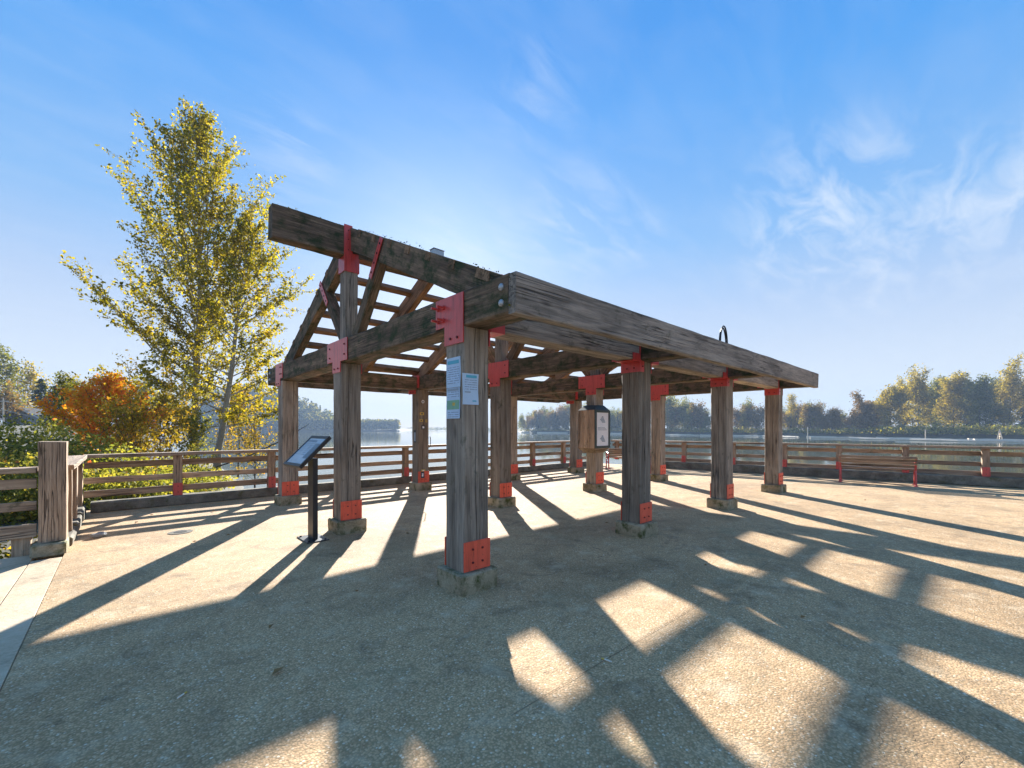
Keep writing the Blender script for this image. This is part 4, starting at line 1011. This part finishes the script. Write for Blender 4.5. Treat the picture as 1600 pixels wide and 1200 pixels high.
# middle distance along the far bank
m1 = rowtree('tall thin golden tree standing alone beside the last right post', 15.0, .62, 71, .50, 2000, L_OLIVE, 1236, shoreZ(1236) + 14, .2, 'trees on the far bank', .1)
m2 = rowtree('hazy olive tree in the row across the river', 9.5, 1.2, 72, .55, 2400, L_OLIVE, 1262, shoreZ(1262) + 10, .1, GR)
m3 = rowtree('hazy russet tree in the row across the river', 7.0, 1.4, 73, .50, 2200, L_RUSSET, 1300, shoreZ(1300) + 8, .1, GR)
m4 = rowtree('hazy green tree in the row across the river', 12.0, 1.0, 74, .65, 2400, L_GREEN, 1170, shoreZ(1170) + 14, .2, GR)
cn = make_conifer('conifer_tree', 'hazy dark conifer in the row across the river', 15, 3.6, 75, 1800, at(1162, shoreZ(1162) + 24, .3), GR, .8)
OL, RU, GN, CO = 'hazy olive tree in the row across the river', 'hazy russet tree in the row across the river', 'hazy green tree in the row across the river', 'hazy dark conifer in the row across the river'
row = []
px = 815.0
while px < 1375:
    Z = shoreZ(px)
    row.append((px, Z)); px += 3200 / Z * rng.uniform(.26, .56)
def rowtop(px): return interp([(810, 652), (830, 646), (880, 637), (920, 640), (960, 642), (1000, 632), (1020, 624), (1060, 622), (1080, 632), (1110, 642), (1165, 636), (1200, 645), (1250, 634), (1280, 640), (1330, 650), (1360, 640), (1400, 610)], px)
GAPS = [(812, 890, 'left of the back corner post'), (910, 1018, 'around the notice box'), (1040, 1111, 'between the back right posts'), (1146, 1195, 'just left of the last right post'), (1223, 1320, 'just right of the last right post'), (1320, 1380, 'left of the tall right stand')]
ORD = 'first second third fourth fifth sixth seventh eighth ninth tenth eleventh twelfth thirteenth fourteenth fifteenth sixteenth seventeenth eighteenth nineteenth twentieth'.split()
made = [(m2, 'olive tree', 1262), (m3, 'russet tree', 1300), (m4, 'green tree', 1170), (cn, 'dark conifer', 1162)]
KN = {m2.name: 'olive tree', m3.name: 'russet tree', m4.name: 'green tree', cn.name: 'dark conifer'}
def in_gap(px): return [g for g in GAPS if g[0] <= px < g[1]]
for k, (px, Z) in enumerate(row):
    kind = rng.choice('oorrggcc' if px < 1010 else 'oorrgggc' if px < 1210 else 'oorrrg')
    src, h0 = {'o': (m2, 9.5), 'r': (m3, 7.0), 'g': (m4, 12.0), 'c': (cn, 15.0)}[kind]
    Zt = Z + rng.uniform(8, 22)
    h = (HZ - rowtop(px)) / F_PX * Zt + 1.2; h *= rng.uniform(.62, 1.05) if kind != 'c' else rng.uniform(.8, 1.12)
    sz = h / h0 * .86; sxy = max(sz * .8, min(1.6, sz)) * rng.uniform(.85, 1.15)
    if in_gap(px): made.append((dup(src, at(px, Zt, .2), rng.uniform(0, 6.28), (sxy, sz)), KN[src.name], px))
    if rng.random() < .5:
        src, h0 = rng.choice([(m4, 12.0), (cn, 15.0)]); Zt = Z + rng.uniform(28, 55); p2 = px + rng.uniform(-5, 5)
        h = (HZ - rowtop(px)) / F_PX * Zt * rng.uniform(.75, .95) + 1
        if in_gap(p2): made.append((dup(src, at(p2, Zt, 1), rng.uniform(0, 6.28), (h / h0, h / h0)), KN[src.name], p2))
for g in GAPS:
    for kn in KN.values():
        hit = sorted([m_ for m_ in made if m_[1] == kn and g[0] <= m_[2] < g[1]], key=lambda q: q[2])
        for i_, m_ in enumerate(hit):
            m_[0]['label'] = ('only hazy %s %s' % (kn, g[2])) if len(hit) == 1 else ('%s hazy %s from left, %s' % (ORD[i_], kn, g[2]))
# undergrowth at the foot of the far trees
pts = []; r = np.random.default_rng(12)
for k in range(760):
    px = r.uniform(812, 1720); Z = shoreZ(px) + r.uniform(3, 12); q = at(px, Z, 0); h = r.uniform(1.0, 3.2) * (1.35 if px < 1100 else 1.0 if px < 1370 else 1.35); w = h * r.uniform(.9, 1.7)
    m = 26; d = r.normal(size=(m, 3)); d /= np.linalg.norm(d, axis=1, keepdims=True); d[:, 2] = np.abs(d[:, 2])
    pts.append(np.array([q.x, q.y, -.3]) + d * np.array([w, w, h]) * r.uniform(.5, 1, (m, 1)))
pts = np.concatenate(pts)
struct(quads_mesh('undergrowth', pts, r.uniform(.5, 1.1, len(pts)), [L_GREEN, L_OLIVE, L_BRAMBLE], None, None, 13, mi=r.integers(0, 3, len(pts))), 'stuff')
# forest on the far left hill and the flat point beyond it: reads as one mass
pts = []; sz = []
for k in range(1500):
    px = r.uniform(322, 622); s = shoreZ(px); dd = abs(r.normal()) * 34 + 2 if px < 545 else r.uniform(2, 26); Z = s + min(dd, 95); q = at(px, Z, 0); z = ground_h(q.x, q.y)
    if px > 545 and px < 560: continue
    h = r.uniform(8, 14) if px < 545 else r.uniform(7, 14); con_ = r.random() < .45; w = h * (.17 if con_ else .32); m = 46
    d = r.normal(size=(m, 3)); d /= np.linalg.norm(d, axis=1, keepdims=True); hh = r.uniform(.1, 1, m)
    rr = (1 - hh) * 1.3 if con_ else np.sqrt(np.clip(1 - (2 * hh - 1.05) ** 2, 0.05, 1))
    pts.append(np.stack([q.x + d[:, 0] * w * rr, q.y + d[:, 1] * w * rr, z + hh * h], 1)); sz.append(np.full(m, h * .2))
for k in range(160):
    px = r.uniform(640, 815); Z = 890 + r.uniform(0, 40); q = at(px, Z, 0); h = r.uniform(2, 7); m = 26
    pts.append(np.stack([q.x + r.normal(size=m) * 4, q.y + r.normal(size=m) * 4, -1 + r.uniform(0, h, m)], 1)); sz.append(np.full(m, 1.6))
pts = np.concatenate(pts); sz = np.concatenate(sz)
struct(quads_mesh('distant_forest', pts, sz * r.uniform(.6, 1.4, len(pts)), [L_GREEN, L_CONIFER, L_OLIVE], None, None, 14, mi=r.choice(3, len(pts), p=(.5, .3, .2))), 'stuff')
# trees and a house up the bank at the far left
lt = rowtree('hazy green tree at the left picture edge above the house', 12, .9, 81, .5, 2000, L_GREEN, 8, 84, 1.2, 'trees at the far left')
lt2 = rowtree('hazy olive tree right of the house at the far left', 11, 1.0, 82, .5, 2000, L_OLIVE, 42, 92, 1.2, 'trees at the far left')
lc = make_conifer('conifer_tree', 'dark conifer right of the olive tree at the far left', 10.0, 2.9, 83, 1800, at(64, 78, 1.0), 'trees at the far left', .55)
dup(lc, at(86, 74, .8), 1, (.9, .85), 'shorter dark conifer just left of the orange autumn tree')
dup(lt, at(-45, 78, 1.2), 2, (1.1, 1.1), 'hazy green tree beyond the left picture edge')
dup(lt2, at(112, 90, 1.2), 2, (1, .8), 'hazy olive tree behind the dark green thin tree')
dup(lt, at(150, 95, 1.2), 3, (1.1, .75), 'hazy green tree behind the orange autumn tree')
dup(lt, at(225, 110, 1.2), 4, (1.2, .85), 'hazy green tree behind the yellow orange shrub')
dup(lt2, at(262, 120, 1.0), 5, (1.2, .8), 'hazy olive tree behind the tall cottonwood trunk')
rs = rowtree('dark red leaved tree beside the house at the far left', 5.0, 1.4, 84, .4, 1200, L_RUSSET, 14, 70, 1.0, 'trees at the far left')
hq = at(33, 72, 1.0); hs_ = thing('house', 'small grey house with a dark gable roof and white trim on the far left bank', 'house', hq, R(TH - 90))
HM = WM[hs_.name]
b = MB(); b.prism([(-3, -1), (3, -1), (3, 2.5), (0, 3.9), (-3, 2.5)], 0, 6); M_HWALL = simple('grey_house_wall', (0.30, 0.33, 0.36), .8, .15, 4); M_HROOF = simple('dark_roof', (0.06, 0.058, 0.055), .8, .3, 6); M_GLASS = simple('dark_window_glass', (0.03, 0.04, 0.05), .1, .1, 3, .6)
b.obj('wall', M_HWALL, hs_, HM)
b = MB(); b.prism([(-3.4, 2.36), (0, 3.95), (3.4, 2.36), (3.4, 2.52), (0, 4.12), (-3.4, 2.52)], -.4, 6.4); b.obj('roof', M_HROOF, hs_, HM)
b = MB(); b.prism([(-3.42, 2.30), (0, 3.90), (3.42, 2.30), (3.42, 2.50), (0, 4.10), (-3.42, 2.50)], -.46, -.405); b.obj('white_trim', M_WHITE, hs_, HM)
for x in (-1.7, .5):
    b = MB(); b.box((x, -.06, .8), (x + 1.2, -.005, 2.0)); wf = b.obj('window_frame', M_WHITE, hs_, HM); b = MB(); b.box((x + .1, -.075, .9), (x + 1.1, -.062, 1.9)); b.obj('pane', M_GLASS, wf, HM)
up = thing('utility_pole', 'pale wooden utility pole with crossarm at the left picture edge', 'pole', at(5, 64, .6)); UM = WM[up.name]
b = MB(); b.tube([(0, 0, -1), (0, 0, 5.6)], [.11, .08], 8); b.obj('shaft', M_LOG, up, UM)
b = MB(); b.box((-.9, -.05, 5.05), (.9, .05, 5.17)); b.obj('crossarm', M_LOG, up, UM @ Matrix.Rotation(R(TH - 90), 4, 'Z'))
p0, p1 = at(5, 64, 5.75), at(84, 60, 4.4); p00 = at(-140, 66, 6.2)
for k, dz in enumerate((0, -1.35)):
    b = MB(); b.tube([p00 + Vector((0, 0, dz)), (p00 + p0) / 2 + Vector((0, 0, dz - .35)), p0 + Vector((0, 0, dz))], .03, 4); b.tube([p0 + Vector((0, 0, dz)), (p0 + p1) / 2 + Vector((0, 0, dz - .25)), p1 + Vector((0, 0, dz))], .03, 4)
    tag(b.obj('power_line', M_LOG), ['upper pale power line crossing at the far left', 'lower pale power line crossing at the far left'][k], 'wire', 'power lines at the far left')

# ---- log booms and markers along the far shore
def logm(L, rad, seed):
    r_ = random.Random(seed); b = MB(); k = 5
    b.tube([(L * i / k, r_.uniform(-.12, .12), r_.uniform(-.05, .05)) for i in range(k + 1)], [rad * (1.1 - .35 * i / k) for i in range(k + 1)], 7); return b
lg = logm(14, .34, 1).obj('floating_log', M_LOG); tag(lg, 'bleached log floating in the long boom along the far shore', 'log', 'logs floating along the far shore')
lg2 = logm(9, .30, 2).obj('floating_log', M_LOG); tag(lg2, 'bleached log floating in the long boom along the far shore', 'log', 'logs floating along the far shore')
firsts = [lg, lg2]
cnt = 0
for lane, (o0, o1, x0, x1) in enumerate(((-9, -5, 815, 1700), (-16, -12, 1000, 1700), (-20, -17, 1330, 1700))):
    px = x0
    while px < x1:
        Z = shoreZ(px); q = at(px, Z + rng.uniform(o0, o1), WATER_Z + .12); px2 = px + 5 * 667 / Z; q2 = at(px2, shoreZ(px2) + (o0 + o1) / 2, WATER_Z)
        ang = math.atan2(q2.y - q.y, q2.x - q.x) + rng.uniform(-.10, .10)
        L = rng.choice((0, 0, 1)); src = (lg, lg2)[L]; s = rng.uniform(.8, 1.3) * (1.5 if px < 1000 else 1)
        o = src if cnt < 0 else src.copy()
        C.objects.link(o); o.matrix_basis = Matrix.Translation(q) @ Matrix.Rotation(ang, 4, 'Z') @ Matrix.Diagonal((s, s * 1.25, s * 1.25, 1)); cnt += 1
        px += (14, 9)[L] * s * 667 / Z * rng.uniform(.75, 1.25) * (1 if lane == 0 else 1.25)
for o, px in ((lg, 1345), (lg2, 1480)): o.matrix_basis = Matrix.Translation(at(px, shoreZ(px) - 14, WATER_Z + .1)) @ Matrix.Rotation(R(-42), 4, 'Z')
for px, top, lab in ((1262, 667, 'slim pale piling standing in the water beyond the last right post'), (1446, 671, 'slim pale piling standing in the water behind the right railing')):
    Z = shoreZ(px) - 10; b = MB(); h = 1.6 + (HZ - top) / F_PX * Z
    b.tube([(0, 0, -4), (0.05, 0, h)], [.16, .13], 8); tag(b.obj('piling', M_LOG, None, Matrix.Translation(at(px, Z, 0))), lab, 'piling')
q = at(1562, shoreZ(1562) - 13, WATER_Z); b = MB()
for a in (0, 2.1, 4.2): b.tube([(math.cos(a) * .9, math.sin(a) * .9, -1.2), (0, 0, 3.4)], .11, 6)
b.tube([(-.45, -.2, 1.3), (.5, .1, 1.3)], .07, 5)
tag(b.obj('marker_tripod', M_LOG, None, Matrix.Translation(q)), 'white three legged wooden marker among the floating logs at the right', 'marker')

# ------------------------------------------------------------------ air
hz = MB(); hz.box((-1180, -1180, -6.2), (1180, 1180, 64))
m = bpy.data.materials.new('haze_air'); m.use_nodes = True; m.node_tree.nodes.clear()
pv = m.node_tree.nodes.new('ShaderNodeVolumePrincipled'); pv.inputs['Density'].default_value = HAZE; pv.inputs['Color'].default_value = (0.38, 0.50, 0.66, 1); pv.inputs['Anisotropy'].default_value = 0.0
ho = m.node_tree.nodes.new('ShaderNodeOutputMaterial'); m.node_tree.links.new(pv.outputs[0], ho.inputs['Volume'])
o = hz.obj('haze', m); struct(o, 'stuff')
